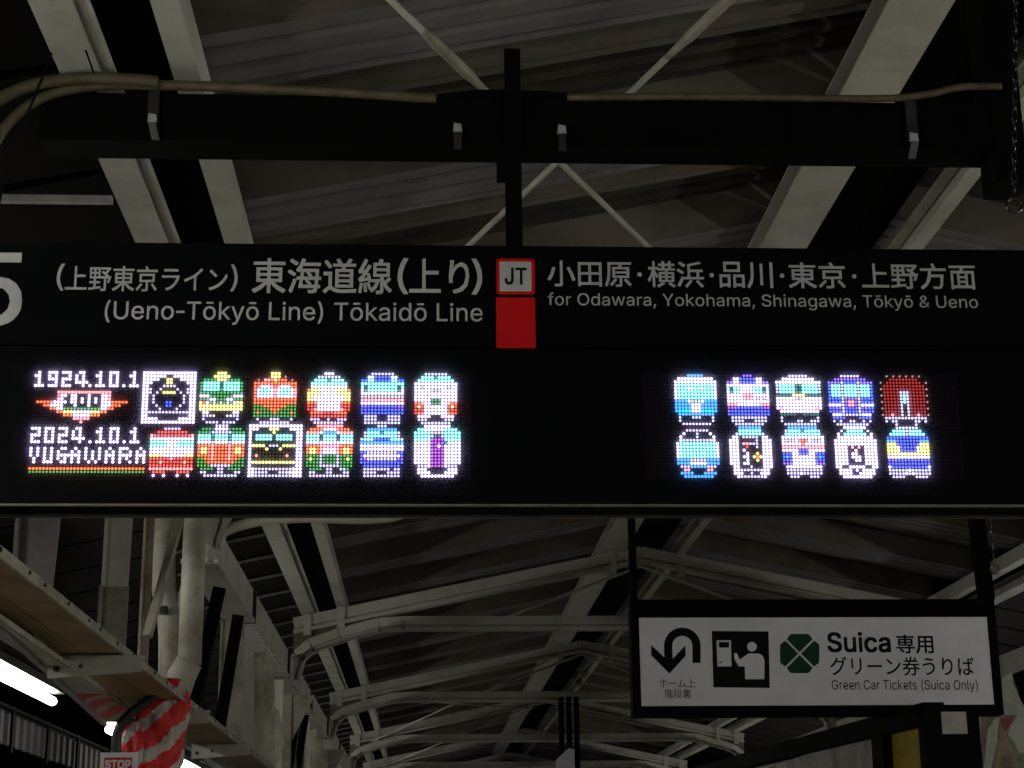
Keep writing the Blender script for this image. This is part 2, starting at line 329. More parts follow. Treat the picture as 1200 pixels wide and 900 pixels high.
 '券': (105,[[64,45,76,32,27,32,40,45],[77,86,67,70,54,70,59,88,51,89,46,70,32,70,37,73,28,86,22,83,31,70,13,70,13,63,42,63,36,52,7,52,7,45,29,45,18,35,4,27,9,21,22,29,22,25,39,25,35,14,26,5,10,-2,15,-8,32,-1,42,11,47,25,72,25,68,1,64,0,51,0,54,-7,68,-7,75,-4,78,5,81,29,97,21,102,27,86,34,73,45,99,45,99,52,45,52,51,63,92,63,92,70,75,70,84,83]]),
 '原': (105,[[39,42,83,42,83,32,39,32],[39,58,83,58,83,48,39,48],[73,17,92,-4,99,0,80,21],[39,21,21,0,28,-4,46,18],[14,82,14,53,12,25,4,-2,10,-6,20,23,22,53,22,75,99,75,99,82],[56,74,52,64,31,64,31,26,57,26,57,0,55,-1,42,-1,44,-8,61,-7,64,-5,64,0,64,26,91,26,91,64,60,64,65,73]]),
 '品': (105,[[32,76,74,76,74,56,32,56],[24,84,24,49,82,49,82,84],[9,38,9,-8,16,-8,16,-3,38,-3,38,-7,46,-7,46,38],[16,5,16,30,38,30,38,5],[58,38,58,-8,65,-8,65,-3,89,-3,89,-8,97,-8,97,38],[65,5,65,30,89,30,89,5]]),
 '専': (105,[[22,11,38,-4,44,1,27,15],[16,66,16,32,68,32,68,23,5,23,5,17,68,17,68,0,66,-2,51,-2,53,-9,71,-8,75,-5,76,0,76,17,100,17,100,23,76,23,76,32,90,32,90,66,56,66,56,73,97,73,97,80,56,80,56,88,48,88,48,80,8,80,8,73,48,73,48,66],[23,46,48,46,48,37,23,37],[56,46,82,46,82,37,56,37],[23,60,48,60,48,51,23,51],[56,60,82,60,82,51,56,51]]),
 '小': (105,[[49,87,49,3,46,0,28,0,32,-8,52,-7,56,-4,57,3,57,87],[74,60,87,35,94,13,103,16,95,39,82,63],[21,62,15,39,3,19,11,14,23,36,30,61]]),
 '川': (105,[[17,82,17,47,14,20,3,-4,9,-9,20,8,24,27,25,47,25,82],[50,78,50,1,58,1,58,78],[85,83,85,-8,94,-8,94,83]]),
 '方': (105,[[46,86,53,70,7,70,7,62,36,62,33,38,25,15,5,-2,11,-9,27,4,37,20,42,38,79,38,77,12,73,1,68,0,50,1,53,-7,70,-7,79,-4,84,9,88,42,88,46,43,46,44,62,98,62,98,70,54,70,61,73,54,89]]),
 '東': (105,[[16,62,16,23,42,23,24,10,4,0,10,-7,30,4,48,20,48,-8,56,-8,56,20,75,4,95,-7,101,0,81,10,63,23,90,23,90,62,56,62,56,71,99,71,99,78,56,78,56,88,48,88,48,78,7,78,7,71,48,71,48,62],[24,40,48,40,48,30,24,30],[56,40,82,40,82,30,56,30],[24,56,48,56,48,46,24,46],[56,56,82,56,82,46,56,46]]),
 '横': (105,[[57,9,36,-3,41,-9,64,5],[76,5,96,-9,102,-4,82,9],[20,88,20,66,5,66,5,58,19,58,12,36,3,18,7,12,20,41,20,-8,27,-8,27,41,36,26,40,32,27,51,27,58,39,58,39,55,66,55,66,47,43,47,43,12,97,12,97,47,73,47,73,55,101,55,101,61,86,61,86,72,99,72,99,79,86,79,86,88,78,88,78,79,62,79,62,88,54,88,54,79,42,79,42,72,54,72,54,61,40,61,40,66,27,66,27,88],[62,61,62,72,78,72,78,61],[50,27,66,27,66,17,50,17],[73,27,90,27,90,17,73,17],[50,41,66,41,66,32,50,32],[73,41,90,41,90,32,73,32]]),
 '段': (105,[[57,84,57,72,54,59,44,48,50,43,61,56,64,71,64,78,79,78,79,58,80,50,87,48,95,48,100,48,100,55,95,54,88,54,86,58,86,84],[49,41,49,34,57,34,53,33,67,10,55,3,41,-2,45,-9,60,-3,72,4,83,-3,96,-8,101,-1,88,3,78,9,87,22,93,39,88,41,87,41],[59,34,84,34,72,14],[12,79,12,18,3,16,5,9,12,10,12,-7,20,-7,20,11,46,16,45,23,20,19,20,34,44,34,44,41,20,41,20,56,44,56,44,63,20,63,20,74,47,83,40,89,13,79]]),
 '浜': (105,[[10,81,29,68,34,75,15,87],[4,54,24,42,28,48,8,60],[5,-2,13,-6,29,27,22,31],[51,17,43,6,33,-4,39,-9,59,15],[74,14,93,-8,100,-4,80,17],[43,77,43,29,31,29,31,22,101,22,101,29,84,29,84,50,98,50,98,57,51,57,51,72,92,82,84,87],[76,29,51,29,51,50,76,50]]),
 '海': (105,[[10,81,28,70,33,76,14,87],[4,51,22,40,26,46,9,56],[8,-2,14,-7,28,28,22,32],[59,49,70,37,48,37,50,52,86,52,86,37,71,37,75,41,63,52],[30,37,30,30,40,30,36,7,83,7,80,1,76,-1,64,0,66,-7,79,-7,87,-4,90,7,98,7,98,14,91,14,92,30,101,30,101,37,93,37,94,55,94,59,43,59,41,37],[47,30,85,30,84,14,45,14],[56,27,68,14,73,17,60,30],[46,88,39,70,29,56,36,51,47,69,99,69,99,76,50,76,54,86]]),
 '用': (105,[[16,81,16,43,14,19,3,-4,9,-9,19,6,23,24,49,24,49,-7,57,-7,57,24,85,24,85,2,83,0,66,0,69,-8,88,-7,92,-4,93,2,93,81],[24,73,49,73,49,56,24,56],[85,73,85,56,57,56,57,73],[24,49,49,49,49,31,23,31,24,43],[85,49,85,31,57,31,57,49]]),
 '田': (105,[[10,81,10,-7,18,-7,18,-1,87,-1,87,-7,95,-7,95,81],[18,7,18,37,48,37,48,7],[87,7,56,7,56,37,87,37],[18,44,18,73,48,73,48,44],[87,44,56,44,56,73,87,73]]),
 '線': (105,[[55,56,88,56,88,46,55,46],[55,71,88,71,88,62,55,62],[19,20,21,-3,28,-2,25,21],[9,21,4,-4,10,-7,15,20],[29,22,34,5,40,6,34,23],[93,36,81,24,76,36,76,40,95,40,95,77,72,77,76,86,67,88,64,77,48,77,48,40,69,40,69,0,67,-1,56,-1,58,-9,72,-7,75,-5,76,0,76,20,85,6,96,-4,101,2,92,9,84,19,99,32],[44,31,44,25,57,25,49,11,38,2,43,-3,57,9,66,30,62,32,60,31],[7,25,33,30,34,24,41,26,35,48,28,47,32,36,16,34,40,68,33,72,25,58,14,57,30,85,23,88,9,62,4,56,6,49,21,51,12,40,4,33]]),
 '裏': (105,[[27,-9,64,-2,63,4,36,0,36,11,51,20,52,20,70,2,97,-9,101,-2,76,6,93,14,88,18,71,10,60,20,100,20,100,26,56,26,56,31,92,31,92,37,56,37,56,42,87,42,87,69,18,69,18,42,48,42,48,37,13,37,13,31,48,31,48,26,6,26,6,20,41,20,23,12,4,7,8,2,29,8,29,4,27,0,23,-3],[26,53,48,53,48,47,26,47],[56,53,80,53,80,47,56,47],[26,64,48,64,48,58,26,58],[56,64,80,64,80,58,56,58],[46,87,50,80,7,80,7,74,98,74,98,80,58,80,53,89]]),
 '道': (105,[[7,80,22,63,28,67,13,84],[48,39,83,39,83,30,48,30],[48,24,83,24,83,15,48,15],[48,53,83,53,83,44,48,44],[40,59,40,9,91,9,91,59,66,59,69,68,99,68,99,74,80,74,88,86,80,88,72,74,52,74,58,77,50,89,43,86,51,74,33,74,33,68,61,68,58,59],[28,51,5,51,5,43,20,43,20,11,4,-1,9,-7,17,1,24,5,34,-1,46,-5,63,-6,99,-5,101,3,63,1,48,2,36,5,28,11]]),
 '野': (105,[[14,59,27,59,27,47,14,47],[34,59,46,59,46,47,34,47],[14,76,27,76,27,65,14,65],[34,76,46,76,46,65,34,65],[4,3,5,-4,56,3,56,10,34,7,34,22,53,22,53,29,34,29,34,41,53,41,53,83,8,83,8,41,26,41,26,29,7,29,7,22,26,22,26,6],[61,64,83,49,55,49,55,41,72,41,72,1,70,-1,57,0,59,-8,76,-7,79,-4,80,1,80,41,92,41,86,25,93,23,102,48,97,49,95,49,89,49,91,51,82,59,100,80,95,83,93,83,57,83,57,76,88,76,76,63,66,69]]),
 '階': (105,[[9,84,9,-8,15,-8,15,77,29,77,21,53,28,41,30,32,28,24,25,23,19,23,20,16,27,17,33,19,36,23,37,31,35,42,28,54,38,81,33,84,32,84],[41,40,67,48,67,55,50,51,50,67,67,67,67,74,50,74,50,87,42,87,42,55,41,50,38,49],[95,80,78,70,78,87,70,87,70,53,72,45,80,43,92,43,99,46,101,57,94,60,94,51,91,49,81,49,78,50,78,53,78,63,100,75],[43,35,43,-9,51,-9,51,-5,86,-5,86,-8,94,-8,94,35,68,35,72,43,64,45,60,35],[51,12,86,12,86,2,51,2],[51,18,51,28,86,28,86,18]]),
 '面': (105,[[41,35,63,35,63,23,41,23],[41,41,41,53,63,53,63,41],[41,17,63,17,63,5,41,5],[6,81,6,74,47,74,44,61,11,61,11,-8,18,-8,18,-3,86,-3,86,-8,94,-8,94,61,52,61,56,74,99,74,99,81],[18,5,18,53,34,53,34,5],[86,5,70,5,70,53,86,53]]),
}
def glyph(ch):
    adv, outlines = GLYPHS[ch]
    if ch == '-':
        w0 = min(min(q[0::2]) for q in outlines); w1 = max(max(q[0::2]) for q in outlines)
        return w1 - w0 + 20, [[(q[i] - w0 + 10, q[i+1]) for i in range(0, len(q), 2)] for q in outlines]
    cs = [[(q[i], q[i+1]) for i in range(0, len(q), 2)] for q in outlines]
    return adv, cs

def lettering(name, text, x0, x1, zb, zt, y, m, parent, ref=None, bold=0.0, depth=0.0012, slope=0.0, label=None, track=0.0):
    """text as cut letters on a plane facing -Y. x0..x1 is the inked width, zb..zt the height of the ref
    letters (default: all). slope lifts the line along X."""
    pen = 0.0; glyphs = []
    for ch in text:
        if ch == ' ': pen += 57 + track; continue
        adv, cs = glyph(ch)
        glyphs.append((ch, [[(pen + x, z) for x, z in c] for c in cs])); pen += adv + track
    allx = [p[0] for _, cs in glyphs for c in cs for p in c]
    refz = [p[1] for ch, cs in glyphs if (ref is None or ch in ref) for c in cs for p in c]
    ax, bx = min(allx), max(allx)
    az, bz = (0 if ref else min(refz)), max(refz)
    sx = (x1 - x0) / (bx - ax); sz = (zt - zb) / (bz - az)
    me_v, me_f = [], []
    for _, cs in glyphs:
        cu = bpy.data.curves.new(name, 'CURVE'); cu.dimensions = '2D'; cu.fill_mode = 'BOTH'
        cu.extrude = .5
        for c in cs:
            sp = cu.splines.new('POLY'); sp.points.add(len(c) - 1); sp.use_cyclic_u = True
            for i, (px, pz) in enumerate(c):
                sp.points[i].co = (px - ax, pz - az, 0, 1)
        tmp = bpy.data.objects.new("tmp", cu); C.objects.link(tmp)
        gm = tmp.to_mesh(); n0 = len(me_v)
        me_v += [(x0 + v.co.x * sx, y - depth / 2 - v.co.z * depth, zb + v.co.y * sz + v.co.x * sx * slope) for v in gm.vertices]
        me_f += [tuple(i + n0 for i in p.vertices) for p in gm.polygons]
        tmp.to_mesh_clear(); bpy.data.objects.remove(tmp); bpy.data.curves.remove(cu)
    me = bpy.data.meshes.new(name); me.from_pydata(me_v, [], me_f)
    if bold > 0:      # heavier strokes: the same cut letters laid slightly to each side, each a hair prouder
        base = [tuple(v.co) for v in me.vertices]; faces = [tuple(p.vertices) for p in me.polygons]
        vs, fs = list(base), list(faces)
        for k, (dx, dz) in enumerate(((-bold, -bold), (bold, bold), (-bold, bold), (bold, -bold))):
            n0 = len(vs); vs += [(x + dx, q - .00012 * (k + 1), z + dz) for x, q, z in base]
            fs += [tuple(i + n0 for i in f) for f in faces]
        bpy.data.meshes.remove(me); me = bpy.data.meshes.new(name); me.from_pydata(vs, [], fs)
    me.name = name; me.materials.clear(); me.materials.append(m)
    o = link(name, me, parent)
    if label: o["label"] = label
    return o

# ------------------------------------------------------------------ the setting
platform = MB().box(-2.45, 6.5, -8, 70, -1.15, 0.0).build("platform_floor", CONC, kind="structure")
ground = MB().box(-60, 60, -20, 220, -1.4, -1.2).build("track_bed", BALLAST, kind="structure")

# ------------------------------------------------------------------ canopy
RX, RZ, SL = 2.03, 4.46, 0.205           # ridge line of the rafters (underside) and pitch
def rz(x, off=0.0): return RZ + off - SL * abs(x - RX)

canopy = thing("platform_canopy", "long gabled platform roof of cream steel frames, purlins and dark folded sheets above the signs", "canopy")

def folded_panel_mesh(xa, xb, name):
    L = 1.40; t = 0.006
    prof = [(0.0, 0.0)]; slot = []
    def ribs(y0, y1, z, k, h, m_):
        w = (y1 - y0) / k
        for q in range(k):
            a_ = y0 + q * w
            for p in ((a_ + w * .55, z), (a_ + w * .62, z + h), (a_ + w * .93, z + h), (a_ + w, z)): prof.append(p); slot.append(m_)
    ribs(0.0, 0.42, 0.0, 3, 0.022, 0)
    prof.append((0.435, 0.05)); slot.append(0)
    ribs(0.435, 0.75, 0.05, 2, 0.022, 1)
    prof.append((0.79, 0.17)); slot.append(1)
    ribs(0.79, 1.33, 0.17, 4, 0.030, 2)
    prof.append((L - 0.002, 0.0)); slot.append(1)
    n = len(prof); vs = []; fs = []; ms = []
    for x in (xa, xb):
        z = rz(x, 0.305)
        vs += [(x, y, z + h) for y, h in prof] + [(x, y, z + h + t) for y, h in prof]
    N = 2 * n
    for i in range(n - 1):
        m_ = slot[i]
        fs += [(i, i+1, N+i+1, N+i), (n+i+1, n+i, N+n+i, N+n+i+1), (i+1, i, n+i, n+i+1), (N+i, N+i+1, N+n+i+1, N+n+i)]; ms += [m_] * 4
    fs += [(0, N, N+n, n), (n-1, 2*n-1, N+2*n-1, N+n-1)]; ms += [0, 1]
    me = MB().add(vs, fs).mesh(name, ROOFM)
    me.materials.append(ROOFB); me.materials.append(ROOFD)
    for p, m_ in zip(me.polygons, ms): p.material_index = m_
    return me
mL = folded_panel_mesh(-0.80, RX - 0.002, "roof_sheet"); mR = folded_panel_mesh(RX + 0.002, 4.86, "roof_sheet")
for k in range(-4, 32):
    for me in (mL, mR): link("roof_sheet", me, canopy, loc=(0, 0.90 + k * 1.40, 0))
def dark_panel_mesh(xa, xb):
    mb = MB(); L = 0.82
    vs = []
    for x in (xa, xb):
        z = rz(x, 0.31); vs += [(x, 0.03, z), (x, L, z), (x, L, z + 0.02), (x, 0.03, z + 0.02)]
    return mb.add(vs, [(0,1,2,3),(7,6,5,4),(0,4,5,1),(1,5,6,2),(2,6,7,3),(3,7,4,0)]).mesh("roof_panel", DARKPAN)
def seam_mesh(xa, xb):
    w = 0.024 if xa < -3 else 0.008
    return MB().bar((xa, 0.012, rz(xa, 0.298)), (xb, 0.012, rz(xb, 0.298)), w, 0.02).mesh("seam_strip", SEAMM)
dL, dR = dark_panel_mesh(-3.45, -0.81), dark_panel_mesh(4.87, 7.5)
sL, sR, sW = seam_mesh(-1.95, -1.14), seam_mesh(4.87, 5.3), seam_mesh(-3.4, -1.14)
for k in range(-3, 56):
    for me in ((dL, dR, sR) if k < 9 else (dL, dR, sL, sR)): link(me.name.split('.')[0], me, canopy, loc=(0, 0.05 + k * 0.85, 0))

def px_y(x, y, Y):
    d = _f + _r2 * ((x - 600) / FPX) - _u2 * ((y - 450) / FPX)
    return EYE + d * (Y / d.y)
for q, Y in (((70, 232), 5.7),):
    p = px_y(*q, Y); MB().box(-1.9, -1.10, Y, Y + .03, p.z - .012, p.z + .012).build("cross_bar", FLASH, canopy)

# longitudinal purlins, each one long I-beam on top of the rafters
def purlin(x, w, h, z, name="purlin"):
    mb = MB(); y = -3.0
    if w < 0.1: return mb.box(x - w/2, x + w/2, y, 50, z, z + h).build(name, CREAM, canopy)
    mb.sect((x, y, z + h/2), (x, 50, z + h/2), [(-w/2,-h/2),(w/2,-h/2),(w/2,-h/2+.008),(.004,-h/2+.008),(.004,h/2-.008),(w/2,h/2-.008),(w/2,h/2),(-w/2,h/2),(-w/2,h/2-.008),(-.004,h/2-.008),(-.004,-h/2+.008),(-w/2,-h/2+.008)])
    return mb.build(name, CREAM, canopy)
for x, w in ((-1.07, 0.125), (-0.765, 0.085), (1.755, 0.235), (2.40, 0.075), (4.83, 0.09), (5.13, 0.14)):
    purlin(x, w, 0.115, rz(x, 0.155))
# flat lip beside the outer left purlin (a thin shadow gap shows between the two)
MB().box(-0.997, -0.965, -3, 50, rz(-1.0, 0.155), rz(-1.0, 0.165)).build("purlin_lip", CREAM, canopy)
MB().box(2.300, 2.352, -3, 50, rz(2.33, 0.185), rz(2.33, 0.20)).build("purlin_lip", CREAM2, canopy)
# added black strips that darken the gaps between the paired purlins
MB().box(-0.962, -0.812, -3, 50, rz(-0.81, 0.262), rz(-0.81, 0.268)).build("darkening_strip", BLACK, canopy)
MB().box(1.876, 2.296, -3, 50, rz(1.88, 0.262), rz(1.88, 0.268)).build("darkening_strip", BLACK, canopy)
# ridge plate
MB().box(RX - 0.09, RX + 0.09, -3, 50, rz(RX, 0.292), rz(RX, 0.299)).build("ridge_plate", ROOFM, canopy)

FRAMES = [9.6 + 6.4 * i for i in range(6)]
XL, XR = -1.20, 2 * RX + 1.20
def build_frame(y):
    mb = MB()
    for sx in (-1, 1):
        xe = RX + sx * (RX - XL)
        mb.bar((RX, y, rz(RX, 0.100)), (xe, y, rz(xe, 0.100)), 0.10, 0.098)
        mb.bar((RX, y, rz(RX, 0.014)), (xe, y, rz(xe, 0.014)), 0.13, 0.028)
        mb.bar((RX, y, rz(RX, 0.04)), (xe, y, rz(xe, 0.04)), 0.010, 0.03)
    raf = mb.build("rafter", CREAM, canopy)
    # tie beam with its bent ends
    zt = 3.90
    mb = MB()
    pts = [(XL, y, 3.40), (XL + 0.05, y, 3.60), (XL + 0.16, y, 3.70), (XL + 0.42, y, 3.79), (XL + 0.78, y, zt - 0.015), (XL + 1.0, y, zt)]
    ptr = [(2*RX - p[0], p[1], p[2]) for p in reversed(pts)]
    allp = pts + ptr
    for a, b in zip(allp, allp[1:]):
        va, vb = Vector(a), Vector(b); d = (vb - va).normalized(); nrm = Vector((-d.z, 0, d.x))
        if nrm.z < 0 or (abs(nrm.z) < .2 and False): nrm = -nrm
        e = d * .004
        mb.bar(va + nrm * .018 - e, vb + nrm * .018 + e, 0.09, 0.082)
        mb.bar(va - nrm * .056 - e, vb - nrm * .056 + e, 0.12, 0.028)
        mb.bar(va - nrm * .032, vb - nrm * .032, 0.010, 0.02)
    mb.build("tie_beam", CREAM, raf)
    # web plate between knee and rafter
    for sx in (-1, 1):
        f = (lambda x: x) if sx < 0 else (lambda x: 2*RX - x)
        poly = [(f(XL), 3.45), (f(XL + .06), 3.62), (f(XL + .42), 3.80), (f(XL + .78), 3.90), (f(XL+.78), rz(XL+.78, .01)), (f(XL), rz(XL, .01))]
        if sx > 0: poly.reverse()
        MB().prism(poly, y + 0.008, y + 0.016).build("knee_plate", KNEEM, raf)
    for x in (-1.07, -0.765, 1.755, 2.40, 4.83, 5.13):
        mb = MB()
        mb.box(x - 0.035, x + 0.035, y - 0.075, y - 0.062, rz(x, -0.03), rz(x, 0.19))
        mb.box(x - 0.035, x + 0.035, y - 0.075, y + 0.07, rz(x, -0.042), rz(x, -0.03))
        for dz in (0.02, 0.14): mb.tube([(x, y - 0.075, rz(x, dz)), (x, y - 0.09, rz(x, dz))], .013, 6)
        mb.build("purlin_clip", CREAM, raf)
    return raf
for y in FRAMES: build_frame(y)

# cross bracing rods below the roof
def brace_pair(y0, y1, x0, x1):
    for a, b in (((x0, y0), (x1, y1)), ((x1 - .10, y0), (x0 - .2, y1))):
        mb = MB()
        pa = Vector((a[0], a[1], rz(a[0], 0.12 if y0 < 9 else -0.02))); pb = Vector((b[0], b[1], rz(b[0], 0.12 if y0 < 9 else -0.02)))
        mb.tube([pa, pb], 0.012, 8)
        r = mb.build("bracing_rod", CREAM, canopy, smooth=True)
        q0 = pa.lerp(pb, 0.285); q1 = pa.lerp(pb, 0.34)
        tb = MB().tube([pa.lerp(pb, .275), q0, q0.lerp(q1, .1), q0.lerp(q1, .9), q1, pa.lerp(pb, .355)], .02, 8, rs=[.012, .016, .020, .020, .016, .012])
        tb.build("turnbuckle", CREAM2, r, smooth=True)
brace_pair(3.2, 9.6, -0.756, 1.93)
for i in (2, 3): brace_pair(FRAMES[i], FRAMES[i+1], -0.65, 1.70)
for i in (1, 2):
    for sx in (-1, 1):
        MB().tube([(RX, FRAMES[i] + .05, rz(RX, -.02)), (RX + sx * 1.35, FRAMES[i] + .05, 3.93)], .014, 8).build("stay_rod", CREAM, canopy)
# curved pipe that leaves the first column under the roof
MB().tube(smooth_path([(-1.2, 9.6, 3.30), (-1.17, 9.6, 3.44), (-0.98, 9.6, 3.525), (-0.7, 9.6, 3.555), (-0.3, 9.6, 3.55), (-0.1, 9.6, 3.60), (0.0, 9.6, 3.80)]), 0.03, 8).build("roof_pipe", CREAM, canopy, smooth=True)

# ------------------------------------------------------------------ left girder on its columns
girder = thing("plate_girder", "cream riveted steel girder with uprights running along the left edge under the roof", "girder")
MB().box(-1.35, -1.185, 9.7, 50, 3.34, 3.55).build("beam", CREAM, girder)
MB().box(-1.37, -1.165, 9.7, 50, 3.318, 3.338).build("bottom_flange", CREAM, girder)
for y in (12.0, 15.2, 18.4, 21.6, 24.8):
    MB().box(-1.372, -1.160, y - 0.012, y + 0.012, 3.312, 3.54).build("joint_line", DSTEEL, girder)
mb = MB()
for k in range(60):
    y = 9.9 + k * .16
    for x in (-1.35, -1.185): mb.tube([(x, y, 3.318), (x, y, 3.311)], .008, 6)
mb.build("rivets", CREAM2, girder, kind="stuff")
def upright(y, xc, w, z0, z1, wt=None, m=CREAM, d=0.10):
    wt = wt or w
    poly = [(xc - w/2, z0), (xc + w/2, z0), (xc - w/2 + wt, z1), (xc - w/2, z1)]
    mb = MB().prism(poly, y, y + 0.012)
    mb.prism([(xc - w/2 - .004, z0), (xc - w/2 + .008, z0), (xc - w/2 + .008, z1), (xc - w/2 - .004, z1)], y - 0.03, y + d)
    return mb
upright(5.85, -1.315, 0.125, 2.47, 3.30, 0.165).build("upright", STAINED, girder, label="broad purplish stained upright plate")
upright(7.50, -1.335, 0.10, 2.47, 3.45, 0.115).build("upright", CREAM, girder)
upright(7.42, -1.32, 0.115, 2.47, 2.80).build("splice_plate", CREAM2, girder)
upright(8.7, -1.39, 0.045, 2.47, 3.45).build("upright", CREAM2, girder)
MB().bar((-1.36, 8.6, 2.75), (-1.27, 8.9, 3.40), 0.04, 0.03).build("diagonal", CREAM2, girder)
ys = [11.5, 12.4, 13.2, 14.0, 15.0, 16.6, 17.6, 18.7, 19.8, 21.0, 23.0, 24.2, 25.6, 27.0]
for i, y in enumerate(ys):
    w = 0.12 if i % 3 else 0.15
    upright(y, -1.26 + 0.02 * (i % 2), w, 2.47, 3.27, w * (0.75 if i % 2 else 1.0)).build("upright", CREAM if i % 3 == 1 else CREAM2, girder)
for y0 in (10.0, 11.05, 16.6, 17.6, 23.0):
    MB().bar((-1.275 - .035 * (y0 < 11), y0, 2.5), (-1.175, y0 - 0.05, 3.22), 0.07, 0.05, (0, 1, 0)).build("diagonal", BLACK, girder)
for y0, z0 in ((13.5, 2.86), (14.6, 2.62), (19.2, 2.8)):
    MB().prism([(-1.42, z0), (-1.22, z0 - .12), (-1.14, z0 + .1), (-1.2, z0 + .36), (-1.36, z0 + .40)], y0, y0 + .012).build("gusset_plate", CREAM2, girder)

rg = thing("plate_girder", "cream steel girder on the far right, seen past the ticket sign", "girder")
MB().box(5.28, 5.44, 5.0, 50, 3.34, 3.55).build("beam", CREAM, rg)
MB().box(5.26, 5.46, 5.0, 50, 3.318, 3.338).build("bottom_flange", CREAM2, rg)
MB().box(5.22, 5.48, 5.0, 50, 2.42, 2.47).build("lower_rail", BROWN, rg)
for k in range(24):
    y = 9.0 + k * 1.1
    MB().box(5.30, 5.42, y, y + .05, 2.47, 3.318).build("upright", CREAM if k % 3 else CREAM2, rg)
    if k % 2: MB().bar((5.36, y, 2.5), (5.36, y + 1.1, 3.3), .04, .05, (1, 0, 0)).build("diagonal", CREAM2, rg)

def column(y, first=False):
    t = thing("roof_column", "", "column", group="columns under the left girder")
    x = -1.42 if first else -1.27
    MB().ibeam((x, y, 0), (x, y, 3.25), 0.15, 0.15, 0.012, (0, 1, 0)).build("shaft", CREAM2, t)
    MB().prism([(x, 2.75), (x + .04, 2.75), (x + .28, 3.24), (x, 3.24)], y - .05, y - .038).build("bracket", CREAM2, t)
    return t
c0 = thing("roof_column", "tall cream steel column with curved branch, behind the grey drainpipe at left", "column", group="columns under the left girder")
MB().tube(smooth_path([(-1.40, 9.75, 0), (-1.40, 9.75, 1.5), (-1.40, 9.75, 2.6), (-1.42, 9.75, 3.0), (-1.47, 9.75, 3.25), (-1.47, 9.75, 3.7)]), .07, 12, rs=None).build("shaft", CREAM2, c0, smooth=True)
MB().tube(smooth_path([(-1.40, 9.74, 2.85), (-1.36, 9.74, 3.1), (-1.30, 9.74, 3.3), (-1.27, 9.74, 3.6)]), .035, 10).build("branch", CREAM2, c0, smooth=True)
MB().box(-1.50, -1.42, 9.60, 9.66, 3.02, 3.06).build("clamp", DSTEEL, c0)
lbl = ["second column from the front, at the foot of the first visible roof frame behind the pipe",
       "third column from the front, under the girder where the second roof frame lands",
       "fourth column from the front, small and far down the platform"]
for y, l in zip((16.0, 22.4, 28.8), lbl):
    column(y)["label"] = "cream steel " + l

drain = thing("drainpipe", "smooth round grey drainpipe ending in a wider collar above the red tape", "drainpipe")
MB().tube([(-1.262, 9.45, 2.72), (-1.262, 9.45, 3.72)], .064, 24).build("pipe", PIPE, drain, smooth=True)
MB().tube([(-1.262, 9.45, 2.735), (-1.30, 9.45, 2.66), (-1.33, 9.45, 2.56), (-1.36, 9.45, 2.50)], .075, 20, rs=[.072, .078, .08, .07]).build("collar", PIPE, drain, smooth=True)

# cable duct with its brackets
duct = thing("cable_duct", "brown painted cable duct with a seam, sloping through the lower left", "cable duct")
MB().box(-1.42, -1.295, -2, 40, 2.42, 2.445).build("duct_plate", BROWN, duct)
MB().box(-1.291, -1.155, -2, 40, 2.42, 2.445).build("duct_plate", BROWN, duct)
MB().box(-1.153, -1.141, -2, 40, 2.416, 2.449).build("edge_angle", CREAM2, duct)
bolt = MB().tube([(0, 0, 0), (0.006, 0, 0)], .007, 6).mesh("bolt", DSTEEL)
for k in range(26): link("bolt", bolt, duct, loc=(-1.141, 4.3 + k * .31 + .05 * (k % 3), 2.436))
for k, y in enumerate((6.68, 8.80, 10.93, 13.06, 15.2, 17.3)):
    mb = MB()
    mb.prism([(-1.425, 2.325), (-1.07, 2.35), (-1.07, 2.412), (-1.425, 2.412)], y, y + 0.008)
    mb.box(-1.425, -1.07, y + .008, y + .06, 2.404, 2.412)
    b = mb.build("bracket", CREAM, duct)
    MB().tube([(-1.39, y - .012, 2.36), (-1.39, y, 2.36)], .012, 8).build("bolt", DSTEEL, b)
    MB().tube([(-1.30, y - .012, 2.37), (-1.30, y, 2.37)], .008, 8).build("bolt", DSTEEL, b)

# sloping brace plates with hazard tape near the lamp
brace = thing("sloping_brace", "sloping cream brace plate whose lower end is wrapped in red and white tape", "brace")
def lerp3(a, b, t): return Vector(a).lerp(Vector(b), t)
eL0, eL1 = px_y(-40, 690, 5.2), px_y(125, 846, 9.0)       # outer rail, near and far end
eR0, eR1 = px_y(-10, 724, 5.2), px_y(158, 838, 9.0)        # inner edge
def slab(a, b, c, d, t):
    vs = [a, b, c, d] + [Vector(p) + Vector((0, 0, t)) for p in (a, b, c, d)]
    return MB().add(vs, [(0,1,2,3),(7,6,5,4),(0,4,5,1),(1,5,6,2),(2,6,7,3),(3,7,4,0)])
T = .68
slab(eL0, eL0.lerp(eL1, T), eR0.lerp(eR1, T), eR0, .01).build("plate", CREAM, brace)
tp = slab(eL0.lerp(eL1, T), eL1, eR1, eR0.lerp(eR1, T), .014).build("tape_band", TAPE, brace)
MB().bar(eL0 + Vector((-.012, 0, .0)), eL1 + Vector((-.012, 0, .0)), .022, .035).build("edge_rail", FLASH, brace)
MB().bar(eR0 + Vector((.008, 0, .012)), eR1 + Vector((.008, 0, .012)), .010, .018).build("edge_flange", CREAM2, brace)
def box_uv(o, sc=3.0, ax=(0, 1)):
    me = o.data; uv = me.uv_layers.new(name="uv")
    for l in me.loops:
        co = me.vertices[l.vertex_index].co; uv.data[l.index].uv = (co[ax[0]] * -7.0, co[ax[1]] * 2.3)
box_uv(tp, 7.0)
MB().bar(px_y(30, 722, 5.9), px_y(62, 772, 6.6), .010, .010).build("stay", FLASH, brace)
MB().bar(px_y(160, 796, 9.1), px_y(160, 832, 9.1), .016, .010, (0, 1, 0)).build("stay", ALU, brace)

